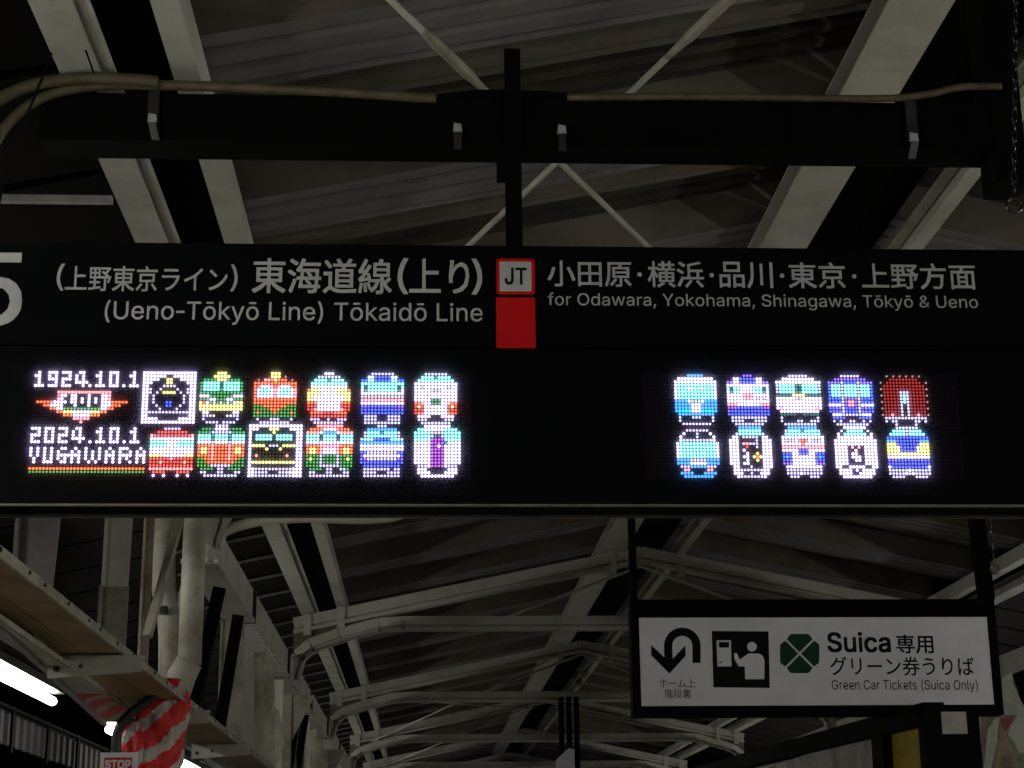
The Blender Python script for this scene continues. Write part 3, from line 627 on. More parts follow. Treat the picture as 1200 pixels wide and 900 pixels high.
# red and white tape wrapped round the foot of the column
wrap = thing("taped_post", "post bundled in crumpled red and white hazard tape beside the stop plate", "post")
def wrap_mesh(cx, cy, z0, z1, r0, seed, tilt=0.0, topr=0.6):
    rnd = random.Random(seed); n, k = 72, 110; vs = []; uvs = []
    ph = [rnd.uniform(0, 6.28) for _ in range(8)]
    for j in range(k + 1):
        t = j / k; z = z0 + (z1 - z0) * t
        for i in range(n):
            a = 2 * math.pi * i / n
            r = r0 * (1 + .09 * math.sin(2*a + ph[0] + 5*t) + .07 * math.sin(3*a + ph[1] - 9*t) + .05 * math.sin(5*a + 14*t + ph[2]) + .035 * math.sin(9*a - 23*t + ph[3]))
            r *= 1 - (1 - topr) * max(0, (t - .86) / .14) ** 1.5
            r *= 1 - .10 * math.sin(t * 9 + ph[4]) ** 2
            fold = abs(math.sin(3.5 * a + 17 * t + 1.7 * math.sin(5 * t + ph[5]) + ph[6])); r *= 1 - .13 * (1 - fold) ** 3
            fold = abs(math.sin(2.0 * a - 31 * t + ph[7])); r *= 1 - .09 * (1 - fold) ** 3
            vs.append((cx + r * math.cos(a) + tilt * t, cy + r * math.sin(a), z))
    mb = MB(); fs = []
    for j in range(k):
        for i in range(n): fs.append((j*n+i, j*n+(i+1) % n, (j+1)*n+(i+1) % n, (j+1)*n+i))
    fs.append(tuple(k*n + i for i in range(n)))
    mb.add(vs, fs); me = mb.mesh("tape_wrap", TAPE, True)
    uv = me.uv_layers.new(name="uv")
    for p in me.polygons:
        for li in p.loop_indices:
            vi = me.loops[li].vertex_index
            i, j = vi % n, vi // n
            u = i / n
            uv.data[li].uv = ((abs(u - .5) * 2) * 6.28 * r0 * 3.0, (z0 + (z1 - z0) * j / k) * 5.0)
    return me
wc, wd = px_y(184, 852, 8.45), px_y(149, 870, 8.35)
link("tape_wrap", wrap_mesh(wc.x - .02, 8.45, 1.2, px_y(190, 796, 8.45).z, .132, 3, tilt=0.05), wrap)
link("tape_wrap", wrap_mesh(wd.x, 8.35, 1.2, px_y(150, 846, 8.35).z, .062, 5, tilt=0.02), wrap)
MB().tube([(wc.x, 8.45, 0), (wc.x, 8.45, 2.4)], .07, 12).build("core", CREAM2, wrap)
elbow = MB().tube(smooth_path([tuple(px_y(*q, 8.2)) for q in ((188, 806), (172, 822), (152, 837), (139, 855), (136, 880), (136, 960))]), .023, 14).build("flexible_pipe", DSTEEL, smooth=True)
tag(elbow, "dark ribbed flexible pipe curving down in front of the red tape", "pipe")
stop = thing("stop_plate", "small white plate with a red panel reading STOP, hung below the dark pipe", "sign")
SY = 8.0
a = px_y(118, 882, SY); b = px_y(162, 882, SY)
sx0, sx1, sz1 = a.x, b.x, a.z
MB().box(sx0, sx1, SY, SY + .01, sz1 - .20, sz1).build("plate", WFACE, stop)
MB().box(sx0 + .018, sx1 - .026, SY - .003, SY, sz1 - .17, sz1 - .022).build("red_panel", REDV, stop)
lettering("lettering", "STOP", sx0 + .024, sx1 - .032, sz1 - .072, sz1 - .034, SY - .003, WFACE, stop, bold=.0022)

# ------------------------------------------------------------------ tube lamps: left row, and unseen ones added to brighten platform and roof
def make_lamp():
    t = thing("tube_lamp", "", "lamp", group="tube lamps along the platform edges")
    MB().box(-.085, .085, 0, 2.45, .062, .125).build("housing", DSTEEL, t)
    mb = MB(); n = 12
    pts = [(0, .02, 0), (0, .04, 0), (0, .08, 0), (0, 2.38, 0), (0, 2.42, 0), (0, 2.44, 0)]
    mb.tube(pts, .045, 12, rs=[.012, .026, .034, .034, .026, .012]).build("tube", TUBEM, t, smooth=True)
    for y in (.5, 1.95): MB().tube([(0, y, .12), (0, y, .21)], .008, 6).build("hanger", DSTEEL, t)
    return t
def copy_tree(o, parent=None):
    c = o.copy(); C.objects.link(c); c.parent = parent
    for ch in list(o.children): copy_tree(ch, c)
    return c
lamp0 = make_lamp()
LAMPS = [(-3.0, 11.65, "bright tube lamp at the far left edge, the nearest one in the picture"),
         (-3.0, 16.55, "bright tube lamp half hidden behind the taped brace, second in the row"),
         (-3.0, 21.45, "small bright tube lamp just right of the red taped post, third in the row"),
         (-3.0, 26.35, "distant tube lamp beyond the taped post, fourth in the left row"),
         (-3.0, 6.75, "tube lamp over the left platform edge beside the cable duct, before the picture edge"),
         (-3.0, 1.85, "tube lamp over the left platform edge beside the camera"),
         (-3.0, -3.05, "tube lamp over the left platform edge behind the camera"),
         (7.0, 1.85, "added unseen tube lamp over the right platform edge beside the camera"),  # right row: added out of view for more light
         (7.0, 6.75, "added unseen tube lamp over the right platform edge, level with the departure board"),
         (7.0, 11.65, "added unseen tube lamp over the right platform edge, level with the ticket sign"),
         (7.0, -3.05, "added unseen tube lamp over the right platform edge behind the camera"),
         (4.6, 0.6, "added unseen inner tube lamp right of the ridge, beside the camera"),  # inner lamps: added out of view to brighten the floor bounce
         (4.6, 4.6, "added unseen inner tube lamp right of the ridge, level with the departure board"),
         (4.6, -3.4, "added unseen inner tube lamp right of the ridge, behind the camera"),
         (-2.0, 1.2, "added unseen inner tube lamp left of the cable duct, beside the camera"),
         (-2.0, -3.0, "added unseen inner tube lamp left of the cable duct, behind the camera"),
         (1.3, -2.6, "added unseen inner tube lamp under the ridge, behind the camera"),
         (1.3, -6.0, "added unseen inner tube lamp under the ridge, farthest behind the camera"),
         (7.0, 16.55, "added unseen tube lamp over the right platform edge, level with the first roof frame"),
         (7.0, 21.45, "added unseen tube lamp over the right platform edge, level with the second roof frame"),
         (7.0, 26.35, "added unseen tube lamp over the right platform edge, between the second and third roof frames"),
         (7.0, 31.25, "farthest added unseen tube lamp over the right platform edge"),
         (-3.0, 31.25, "fifth tube lamp of the left row, very small"),
         (-3.0, 36.15, "sixth and farthest tube lamp of the left row")]
for i, (x, y, l) in enumerate(LAMPS):
    o = lamp0 if i == 0 else copy_tree(lamp0)
    o.location = (x, y + .3, 3.03); o["label"] = l
rail = MB().channel((-3.0, -4, 3.265), (-3.0, 40, 3.265), .10, .05).build("lamp_rail", FLASH)
tag(rail, "long grey steel rail above the left row of tube lamps", "rail")
rail2 = MB().channel((7.0, -4, 3.265), (7.0, 40, 3.265), .10, .05).build("lamp_rail", FLASH)
tag(rail2, "long grey steel rail above the added right row of tube lamps", "rail")
eave = MB().ibeam((-3.42, -3, 3.55), (-3.42, 50, 3.55), .1, .14).build("eave_beam", CREAM2); tag(eave, "outer eave beam on the left edge of the platform roof", "beam")

# opposite canopy fascia
opp = thing("opposite_fascia", "corrugated grey fascia panels across the tracks at lower left below the tube lamp", "fascia")
def corr_mesh():
    mb = MB(); L = 1.62; n = 19; top = []
    for s in (0, 1):
        for i in range(n + 1):
            top.append((-0.02 + .05 * ((i // 2) % 2) + s * .006, ((i + 1) // 2 * 2 + (0.15 if i % 2 == 0 else -0.15)) * L / n))
    N = n + 1; vs = [(x, y, z) for z in (0, .31) for x, y in top]
    fs = []
    for i in range(n):
        fs += [(i, i+1, 2*N+i+1, 2*N+i), (N+i+1, N+i, 3*N+i, 3*N+i+1), (2*N+i, 2*N+i+1, 3*N+i+1, 3*N+i), (i+1, i, N+i, N+i+1)]
    fs += [(0, 2*N, 3*N, N), (n, N+n, 3*N+n, 2*N+n)]
    return mb.add(vs, fs).mesh("fascia_panel", CORR)
cm = corr_mesh()
for k in range(-2, 10): link("fascia_panel", cm, opp, loc=(-4.2, 12.9 + k * 1.72 + 1.7, 2.97))
for k in range(-2, 11): MB().box(-4.18, -4.14, 12.9 + k * 1.72 + 1.62, 12.9 + k * 1.72 + 1.69, 2.90, 3.36).build("post", BLACK, opp)
MB().bar((-4.15, 10, 3.33), (-4.15, 34, 3.33), .03, .03).build("rail", BLACK, opp)
MB().box(-9, -4.22, 8, 40, 3.30, 3.36).build("roof", BLACK, opp)
MB().box(-8.5, -8.3, 8, 40, -1.2, 2.95).build("dark_wall", BLACK, opp)

# ------------------------------------------------------------------ support beam, conduit, straps
BY = 4.965
def bz(z): return 1.55 + (z - 1.55) * BY / 5.06
BZ = bz(1.0) - 1.0
beam = thing("support_beam", "black steel crossbeam above the departure board carrying it by a centre post", "beam")
def skew_box(x0, x1, y0, y1, z0, z1): return MB().box(x0, x1, y0, y1, z0, z1)
mb = MB()
mb.box(-1.19, 1.86, BY, BY + .14, bz(3.772) + .040, bz(3.975))
mb.build("beam", BLACK, beam)
MB().box(.243, .294, 4.946, 4.962, 3.36, bz(4.14)).build("hanger_post", BLACK, beam)
MB().box(.217, .2425, 4.946, 4.962, bz(3.68), bz(3.80)).build("clamp_plate", BLACK, beam)
MB().prism([(-.02, bz(3.978)), (.56, bz(3.978)), (.38, bz(4.002)), (.16, bz(4.004))], BY + .0, BY + .14).build("saddle_plate", BLACK, beam)
MB().box(1.79, 1.89, BY - .002, BY + .14, bz(3.70), 4.60).build("end_hanger", BLACK, beam)
MB().box(-1.13, -1.04, BY + .03, BY + .14, bz(3.975), 3.976).build("end_hanger", BLACK, beam)
def strap(px, top, bot):
    a = px_y(px, 0, BY).x
    t = thing("hook_strap", "", "strap", group="hook straps on the black crossbeam")
    MB().box(a - .017, a + .017, BY - .012, BY - .004, px_y(px, bot - 22, BY).z, bz(top)).build("band", DSTEEL, t)
    lean = -0.5 if px > 900 else (0.5 if px < 300 else 0.0)
    z0 = px_y(px, bot, BY).z; z1 = px_y(px, bot - 20, BY).z
    w = .0115
    MB().prism([(a - w + lean*.03, z0), (a + w + lean*.03, z0), (a + w, z1), (a - w, z1)], BY - .03, BY - .024).build("hook_plate", ALU if abs(lean) > 0 else DSTEEL, t)
    MB().prism([(a - w - .002, z1 + .004), (a + w + .002, z1 + .004), (a + w, z1 + .03), (a - w, z1 + .034)], BY - .022, BY - .014).build("hook_bolt", FLASH, t)
    return t
for px, top, bot, l in ((187, 4.02, 168, "dark strap with a bright bent hook at the left end of the black crossbeam"),
                        (536, 3.86, 179, "small bright hook on the crossbeam just left of the centre post"),
                        (655, 3.86, 181, "small bright hook on the crossbeam just right of the centre post"),
                        (1056, 3.98, 190, "dark strap with a slanting bright hook on the right of the black crossbeam")):
    strap(px, top, bot)["label"] = l
zc = 4.005
con = MB()
def cpath(pts): return smooth_path([(x * BY / 5.06, BY - d, bz(z) - .006) for x, d, z in pts])
con.tube(cpath([(-1.37, .02, 3.66), (-1.335, .02, 3.81), (-1.24, .02, 3.93), (-1.08, .02, 3.99), (-.80, .02, 4.0), (-.3, .02, 3.985), (.03, .0, 3.975)]), .0162, 10)
con.tube(cpath([(.45, .0, 3.985), (.9, .02, 3.985), (1.42, .02, 3.985), (1.60, .02, 4.0), (1.73, .02, 4.03), (1.86, .02, 4.035)]), .0115, 10)
co = con.build("conduit", CONDUIT, smooth=True); tag(co, "yellowed round conduit lying along the top of the black crossbeam", "conduit")
c2 = MB().tube(cpath([(-1.46, .07, 3.78), (-1.35, .07, 3.90), (-1.24, .06, 3.972), (-1.10, .05, 4.004), (-.93, .05, 4.004), (-.845, .04, 4.0)]), .0195, 10).build("conduit", CONDUIT, smooth=True)
tag(c2, "second yellowed conduit curving down outside the first at upper left", "conduit")
# dark wires, upper left
w1 = MB().tube(smooth_path([tuple(px_y(*p, 4.8)) for p in ((92, -30), (78, 12), (52, 85), (44, 105), (20, 165), (5, 210), (-5, 260))]), .004, 6).build("dark_wire", BLKINK)
tag(w1, "thin dark wire hanging from the top left corner over the conduit bend", "wire")
w2 = MB().tube(smooth_path([tuple(px_y(*p, 4.78)) for p in ((70, -30), (80, 15), (95, 45), (110, 86))]), .0035, 6).build("dark_wire", BLKINK)
tag(w2, "thin dark wire crossing the first one near the top left corner", "wire")

# chains
def chain(x, y, z0, z1, label, ring=.03, lean=0.0):
    t = thing("hanging_chain", label, "chain")
    mb = MB(); z = z1; i = 0
    while z > z0:
        pts = []; xx = x + lean * (z - z0)
        for k in range(13):
            a = 2 * math.pi * k / 12
            u, v = .0075 * math.cos(a), .021 * math.sin(a)
            pts.append((xx + (u if i % 2 else 0), y + (0 if i % 2 else u), z + v))
        mb.tube(pts, .0026, 6, cap=False); z -= .034; i += 1
    mb.build("links", CHROME, t, smooth=True, kind="stuff")
    MB().tube([(x + ring * math.cos(2*math.pi*k/20), y, z0 - ring + ring * math.sin(2*math.pi*k/20)) for k in range(21)], .0045, 8, cap=False).build("ring", CHROME, t, smooth=True)
p = px_y(1188, 232, 4.85)
chain(p.x, 4.85, p.z, 4.62, "shiny steel chain with a ring hanging at the right edge above the board", .024, .10)
p = px_y(1165, 662, 9.3)
chain(p.x, 9.3, p.z, p.z + .45, "small dark ring on a short chain beside the right post of the ticket sign", .024)
# ------------------------------------------------------------------ the departure board
FY, BK = 4.80, 4.945
SX0, SX1 = -1.95, 2.35
board = thing("departure_board", "wide black hanging departure board with white route lettering and two lit LED screens", "departure board")
MB().box(SX0, SX1, FY, BK, 3.058, 3.372).build("header_panel", SIGNBLK, board)
MB().box(SX0, SX1, FY + .004, BK, 2.596, 3.054).build("display_case", SIGNBLK, board)
MB().box(SX0, SX1, FY - .002, FY + .012, 2.586, 2.592).build("bottom_trim", ALU, board)
MB().box(SX0, SX1, FY + .013, BK - .012, 2.590, 2.5958).build("bottom_plate", BLACK, board)
MB().box(SX0, SX1, BK - .010, BK + .003, 2.582, 2.592).build("bottom_trim", ALU, board)
def L(x, y): return px_y(x, y, FY)
def put(text, xa, xb, yb, yt, bold=0, ref=None, slope=0.0, track=0, m=WHITEV, lab=None, dep=.0012):
    a = L(xa, yb); b = L(xb, yb); t = L(xa, yt)
    lettering("lettering", text, a.x, b.x, a.z, t.z, FY, m, board, ref=ref, bold=bold, slope=slope, track=track, depth=dep)
B1, B2 = .0005, .0012
put("(", 65.5, 74.5, 340.5, 309, 0)
put("上野東京ライン", 76, 266, 341, 311.5, B1)
put(")", 269.5, 278, 341.5, 310, 0)
put("東海道線", 295.5, 458.5, 343.5, 302.5, B2)
put("(", 466, 478, 344.5, 303, .0008)
put("上り", 480, 549.5, 343.5, 303.5, B2)
put(")", 553, 565, 345, 303.5, .0008)
put("(Ueno-Tōkyō Line) Tōkaidō Line", 122.5, 565.5, 373.8, 353, .0002, ref="UL")
for t, xa, xb in (("小田原", 642, 740), ("横浜", 760, 825), ("品川", 844, 906), ("東京", 925, 991), ("上野方面", 1011, 1144)):
    dy = (xa - 642) / 500 * 4.0
    put(t, xa, xb, 335.5 + dy, 305.5 + dy, .0008)
for xd in (749.5, 834, 916.5, 1001):
    c = L(xd, 321 + (xd - 642) / 125)
    MB().tube([(c.x, FY - .0012, c.z), (c.x, FY, c.z)], .0068, 14).build("lettering", WHITEV, board)
put("for Odawara, Yokohama, Shinagawa, Tōkyō & Ueno", 642, 1146, 357.5, 343.3, .0, ref="OYSTU")
put("5", -36, 22.5, 381, 297, .003)
# line badge
def badge(xa, xb, ya, yb, dep, m, r=0.0, name="line_badge"):
    a, b = L(xa, yb), L(xb, ya)
    if r == 0: mb = MB().box(a.x, b.x, FY - dep, FY, a.z, b.z)
    else:
        poly = []
        for cx, cz, a0 in ((b.x - r, b.z - r, 0), (a.x + r, b.z - r, 90), (a.x + r, a.z + r, 180), (b.x - r, a.z + r, 270)):
            for k in range(5):
                t = math.radians(a0 + k * 22.5); poly.append((cx + r * math.cos(t), cz + r * math.sin(t)))
        poly.reverse(); mb = MB().prism(poly, FY - dep, FY)
    return mb.build(name, m, board)
badge(582, 626.5, 303.5, 345, .0010, REDV, .010)
badge(585.6, 622.5, 307, 341.5, .0018, WHITEV, .003)
a, b = L(592, 333.5), L(616.5, 314.5)
lettering("lettering", "JT", a.x, b.x, a.z, b.z, FY - .0018, BLKINK, board, bold=.0012, depth=.0008, track=4)
badge(581.8, 627, 349, 408, .0014, REDV, name="red_square")

# ---- LED screens
PAL = {'W': (2.4, 2.1, 3.8), 'w': (1.6, 1.4, 2.6), 'B': (.27, .40, 4.4), 'V': (.85, .36, 3.0), 'C': (.72, 2.3, 2.4), 'c': (.10, .55, .6),
       'S': (.16, .75, 2.4), 's': (.02, .10, .14), 'T': (.03, 1.6, 2.0), 'R': (3.3, .24, .17), 'O': (3.4, .48, .17), 'p': (2.3, .75, .80),
       'G': (.13, .85, .17), 'Z': (.06, .30, .24), 'Y': (2.5, 2.2, .72), 'P': (1.5, .26, 2.6), 'M': (.035, .004, .012), 'g': (.5, .42, .46),
       'r': (.75, .045, .04), 'k': (.02, .018, .006)}
BRIGHT = set('WCYTpS')
PX_, PZ_ = .00957, .00972
ZTOP = 2.9745
def led_part(cells, x0, name, parent, label=None, kind=None):
    """cells: list of (col,row,char)"""
    vs, fs, cols = [], [], []
    N = 8
    for c, r, ch in cells:
        x = x0 + c * PX_; z = ZTOP - r * PZ_
        rad = (.0045 if ch in BRIGHT else .0031) if ch else .0026  # bright colours get wider lenses: bloom put into the shape
        if ch in 'wO' and ch: rad = .0036
        y1, y2 = FY - .0020, FY - .0034
        b = len(vs)
        for k in range(N):
            a = 2 * math.pi * (k + .5) / N; vs.append((x + rad * math.cos(a), FY + .0005, z + rad * math.sin(a)))
        for k in range(N):
            a = 2 * math.pi * (k + .5) / N; vs.append((x + .82 * rad * math.cos(a), y2, z + .82 * rad * math.sin(a)))
        nf = 0
        for k in range(N): fs.append((b + k, b + N + k, b + N + (k+1) % N, b + (k+1) % N)); nf += 1
        fs.append(tuple(b + N + k for k in reversed(range(N)))); nf += 1
        if ch: cols += [PAL[ch]] * nf
    me = bpy.data.meshes.new(name); me.from_pydata(vs, [], fs)
    me.materials.append(LEDM if cols else LEDOFF)
    if cols:
        ca = me.color_attributes.new("led", 'FLOAT_COLOR', 'CORNER')
        for p, col in zip(me.polygons, cols):
            for li in p.loop_indices: ca.data[li].color = (*col, 1)
    o = link(name, me, parent)
    if label: o["label"] = label
    if kind: o["kind"] = kind
    return o

def rows_cells(rows, c0, r0, off=0):
    out = []
    for r, s in enumerate(rows):
        for c, ch in enumerate(s):
            if ch not in '. ': out.append((c0 + off + c, r0 + r, ch))
    return out

def runs(spec):
    """'0-3W,5Y' -> string"""
    s = ['.'] * 16
    for item in spec.split(','):
        item = item.strip()
        if not item: continue
        ch = item[-1]; rg = item[:-1]
        if '-' in rg: a, b = map(int, rg.split('-'))
        else: a = b = int(rg)
        for i in range(a, b + 1): s[i] = ch
    return ''.join(s)
def R_(*specs): return [runs(x) for x in specs]

ICONS = {}
ICONS['U1'] = (0, R_('0-15W', '0-6W,9-15W', '0-4W,7-8Y,11-15W', '0-2W,7-8Y,13-15W', '0-1W,6-9w,14-15W', '0-1W,2w,5w,10w,13w,14-15W',
    '0-1W,2w,4w,6-9Y,11w,13w,14-15W', '0-1W,3w,12w,14-15W', '0-1W,3w,12w,14-15W', '0-1W,3w,7-8B,12w,14-15W', '0-1W,4w,7-8B,11w,14-15W',
    '0-1W,5w,10w,14-15W', '0-1W,2-13w,14-15W', '0-1W,14-15W', '0-4W,11-15W', '0-15W'), "white framed dark steam engine front")
ICONS['L1'] = (3, R_('', '4-8w', '2-10R', '0-12R,0p,12p', '0-12W', '0-4C,5-7W,8-12C', '0-4C,5-7W,8-12C', '0-12W', '0-12W', '0-3Y,4-9W,10-12Y',
    '0-12R,6p', '0-12R,3p,10p', '0-12R', '0-12p', '1-4R,8-11R', '1W,4W,8W,11W'), "red and white train front")
ICONS['U2'] = (1, R_('5-7Y', '4-8Y', '1-11G,5-7Y', '0G,1-5C,6s,7-11C,12G', '0G,1-5C,6s,7-11C,12G', '0G,1-5C,6G,7-11C,12G', '0-12G', '0-2W,3-9G,10-12W',
    '0-2G,3-4W,5-7G,8-9W,10-12G', '0Y,1R,2W,3G,4w,5G,6w,7G,8w,9G,10W,11-12Y', '0-12Y', '0-12Y', '1-2W,10-11W', '1-4w,8-11w', '1w,11w', '2-5w,7-10w'), "green and cream train front with yellow headlamp")
ICONS['L2'] = (1, R_('5-8w', '1-3G,4Z,5-8W,9Z,10-12G', '0-3G,4w,5-8w,9w,10-13G', '0-3C,4c,5-8C,9c,10-13C', '0-3C,4c,5-8C,9c,10-13C', '0-3W,4w,5-8W,9w,10-13W',
    '0-3O,4p,5-8O,9p,10-13O', '0O,1-2Y,3O,4p,5-8O,9p,10O,11-12Y,13O', '0O,1-2Y,3O,4p,5-8O,9p,10O,11-12Y,13O', '0-13O,4p,9p', '0-1G,2-11O,4p,9p,12-13G',
    '0-2G,3-10O,11-13G', '0-3G,4-9w,10-13G', '1-4G,6-7w,9-12G', '1-2w,6-7w,11-12w', '2-11w'), "orange and green train front with two yellow headlamps")
ICONS['U3'] = (1, R_('5-7Y', '5-7Y,9g', '1g,3-4p,5O,6Y,7-9O,11g', '0-12O', '0-1O,2-4W,5p,6O,7p,8-10W,11-12O', '0O,1W,2-4C,5W,6p,7W,8-10C,11W,12p', '0O,1W,2-4C,5W,6p,7W,8-10C,11W,12p',
    '0O,1-5W,6p,7-11W,12p', '0-12O', '0-12O', '0-2G,3-9O,10-12G', '0-4G,5-7O,8-12G', '0G,1O,2-5G,6O,7-10G,11O,12G', '0-12G', '1w,5-7w,11w', '2-10w'), "orange over green train front with two round blue windows")
ICONS['L3'] = (0, R_('0-15W', '0-2W,6-8Y,12-15W', '0W,7Y,14-15W', '0W,2-6C,8-12C,14-15W', '0W,2-6C,8-12C,14-15W', '0W,14-15W', '0W,1-4Y,6-8w,10-13Y,14-15W', '0W,5Y,9Y,14-15W',
    '0W,2-12k,14-15W', '0W,2p,11p,3-10k,14-15W', '0W,2-12k,14-15W', '0W,1-13Y,14-15W', '0W,14-15W', '0-1W,2-12w,13-15W', '0-1W,2-5w,9-11w,12-15W', '0-1W,2-12w,13-15W'), "white framed dark brown train front with yellow stripes")
ICONS['U4'] = (1, R_('5-7W', '3-9w', '2-5C,6c,7-10C', '1-11C', '1-11W', '0O,1-3Y,4-8W,9-11Y,12O', '0-4Y,5-7W,8-12Y', '0-1Y,2-10W,11-12Y', '0-1Y,2-10W,11-12Y', '0-2O,3-9W,10-12O',
    '0-2R,3-9W,10-12R', '0-1R,2p,3-9W,10p,11-12R', '1-4O,5-7R,8-11O', '1-11R', '1-3w,6w,9-11w', '2-10w'), "rounded cream and red express train front")
ICONS['L4'] = (1, R_('3-10p', '1-4O,5-8W,9-12O', '0-3p,4W,5-8S,9W,10-13p', '0-3C,4s,5-8C,9s,10-13C', '0-3C,4s,5-8C,9s,10-13C', '0-13W', '0-13O,4-9p', '0O,1-2Y,3O,4p,5-8W,9p,10O,11-12Y,13O',
    '0O,1-2Y,3O,4p,5-8W,9p,10O,11-12Y,13O', '0-3G,4w,5-8G,9w,10-13G', '0G,1Y,2-3G,4w,5-8G,9w,10-11G,12Y,13G', '0-3G,4w,5-8G,9w,10-13G', '0-3G,4-9w,10-13G', '1-4G,6-7w,10-11w,12G', '1-2w,6-7w,11-12w', '1-12w'),
    "red over green train front with wide pale blue windows")
ICONS['U5'] = (1, R_('3-9w', '2-3W,4-8B,9-10W', '0-1B,2-3C,4-8B,9-10C,11-12B', '0-12C', '0C,1s,2-10C,11s,12C', '0W,1c,2-10C,11c,12W', '0-12W', '0-12w', '0-12p', '0-12W', '0-1V,2-10B,11-12V',
    '0-12B', '0-12B', '1-4w,8-11w', '1-4w,8-11w', '1-11w'), "blue train front with white waist bands, upper one")
ICONS['L5'] = (1, R_('5-7w', '2-10S', '1w,2-5C,6c,7-10C,11w', '1w,2-10C,11w', '0w,1-3C,4-8B,9-11C,12w', '0-12S', '0-12W', '0-12W', '0-1B,2-10w,11-12B', '0B,1-11W,12B', '0-1V,2-10w,11-12V',
    '0-12B', '1-11B', '1-8w,10-11w', '1-4w,8-11w', '1-11w'), "blue train front with curved pale windscreen, lower one")
ICONS['U6'] = (1, R_('3-9w', '2-5C,6c,7-10C', '1-11C', '0-12W', '0-12W,2w,10w', '0-12W,5-7w', '0-12W', '0-12W', '0-4W,5-7G,8-12W', '0-1O,2p,3-4W,5-7G,8-9W,10p,11-12O', '0R,1Y,2R,3-9W,10R,11Y,12R',
    '0-2R,3-9W,10-12R', '0R,1-2O,3-9W,10-11O,12R', '1-4W,8-11W', '1-3w,9-11w', '2-10w'), "white train front with red lower corners and a green plate")
ICONS['L6'] = (1, R_('3-10W', '1-2C,3-8W,9-12C', '0-4C,5-8w,9-13C', '0-4C,5w,6-7c,8w,9-13C', '0-4C,5-8P,9-13C', '0-4W,5-8P,9c,10-13W', '0-4W,5-6P,7W,8P,9-13W', '0-4W,5-8P,9-13W', '0-4W,5-8P,9-13W', '0-4W,5-8P,9-13W',
    '0-4W,5-8P,9-13W', '0-4W,5-8P,9-13W', '1-3w,4W,5-8P,9W,10-12w', '1-3W,10-12W', '1-4W,9-12W', '2-11W'), "white train front with a tall purple centre door")
ICONS['A1'] = (1, R_('4-8S', '1-11W', '0-12W', '0W,1-11C,12W', '0W,1-3C,4-5W,6-7C,8W,9-11C,12W', '0W,1-11C,12W', '0W,1-11C,12W', '0W,1-11C,12W', '0-3S,4W,5-7w,8W,9-12S', '0-4S,5-7W,8-12S', '0-4S,5-7W,8-12S', '0S,1-4T,5-7W,8-11T,12S',
    '1-11S', '1w,5-7w,11w', '1w,11w', '2-10w'), "pale cyan train front with a white square plate")
ICONS['B1'] = (1, R_('', '3-9w', '2W,6w,10W', '1W,6w,11W', '1W,2-10w,11W', '0W,1-11C,12W', '0W,1-11C,12W', '0W,1-11C,12W', '0W,1-11C,12W', '0W,1-11C,12W', '0-3S,4-8w,9-12S', '0-3S,4-8W,9-12S', '1-11S,1-3w,9-11w', '2-3p,9-10p', '1-4S,8-11S', '2-10S'),
    "cyan rounded train front with small red tail lamps")
ICONS['A2'] = (1, R_('5-7V', '2-3W,4-8B,9-10W', '0-1V,2-3W,4-8B,9-10W,11-12V', '0-12W', '0C,1s,2-3C,4-7W,8-10C,11s,12C', '0W,1c,2-3C,4-7W,8-10C,11c,12W', '0-12W,5-7p', '0-12W,5-7p,9w,11w', '0-12W', '0-12p,3-9W', '0-2V,3-10B,11-12V',
    '0V,1-12B', '0-12B', '1-11w', '1-4w,8-11w', '2-10w'), "blue train front with broad cream band and white ears")
ICONS['B2'] = (1, R_('3-9S', '3-9C', '2w,3-9C,10w', '1-2W,4-8w,10-11W', '0-2W,8w,10-12W', '0-2W,4-5p,6-8w,10-12W', '0-2W,5R,8w,10-12W', '0-2W,4W,10-12W', '0-2W,5W,8Y,10-12W', '0-2W,4-5W,7Y,8O,9Y,10-12W', '0-2W,5W,8Y,10-12W', '0-2W,4-5W,10-12W',
    '1-2W,6w,10-12W', '1-2W,3-9w,10-11W', '1-3W,6w,9-11W', '2W,3-9w,10W'), "white sided train front with a dark door and orange star")
ICONS['A3'] = (0, R_('4-9w', '2-11W', '0-13W', '0w,1-5C,6-7c,8-12C,13w', '0w,1-5C,6c,7s,8-12C,13w', '0w,1-5C,6-7c,8-12C,13w', '0-4Z,5-8Y,9-13Z', '0-13W,6-7w', '0-13W', '0-13W', '0W,1p,2-11W,12p,13W', '1-12W', '1-5Z,8-12Z', '1w,12w', '1w,6-7w,10-12w', '2-11w'),
    "white train front with wide cyan windscreen and a yellow crest")
ICONS['B3'] = (1, R_('2-10S', '1w,2-5C,6c,7-10C,11w', '1-11C', '0-12W', '0W,1-3w,4W,5-7O,8W,9-11w,12W', '0-12W,6O', '0-12p', '0-4W,5-7B,8-12W', '0-2B,3-4W,5-7B,8-9W,10-12B', '0B,1S,2B,3-9W,10B,11S,12B', '0-2B,3-9W,10-12B', '0-2V,3-9W,10-12V', '1-11W', '1-11w', '1-5w,5W,6-11w', '2-4w,8-10w'),
    "white train front with blue corners and an orange crest")
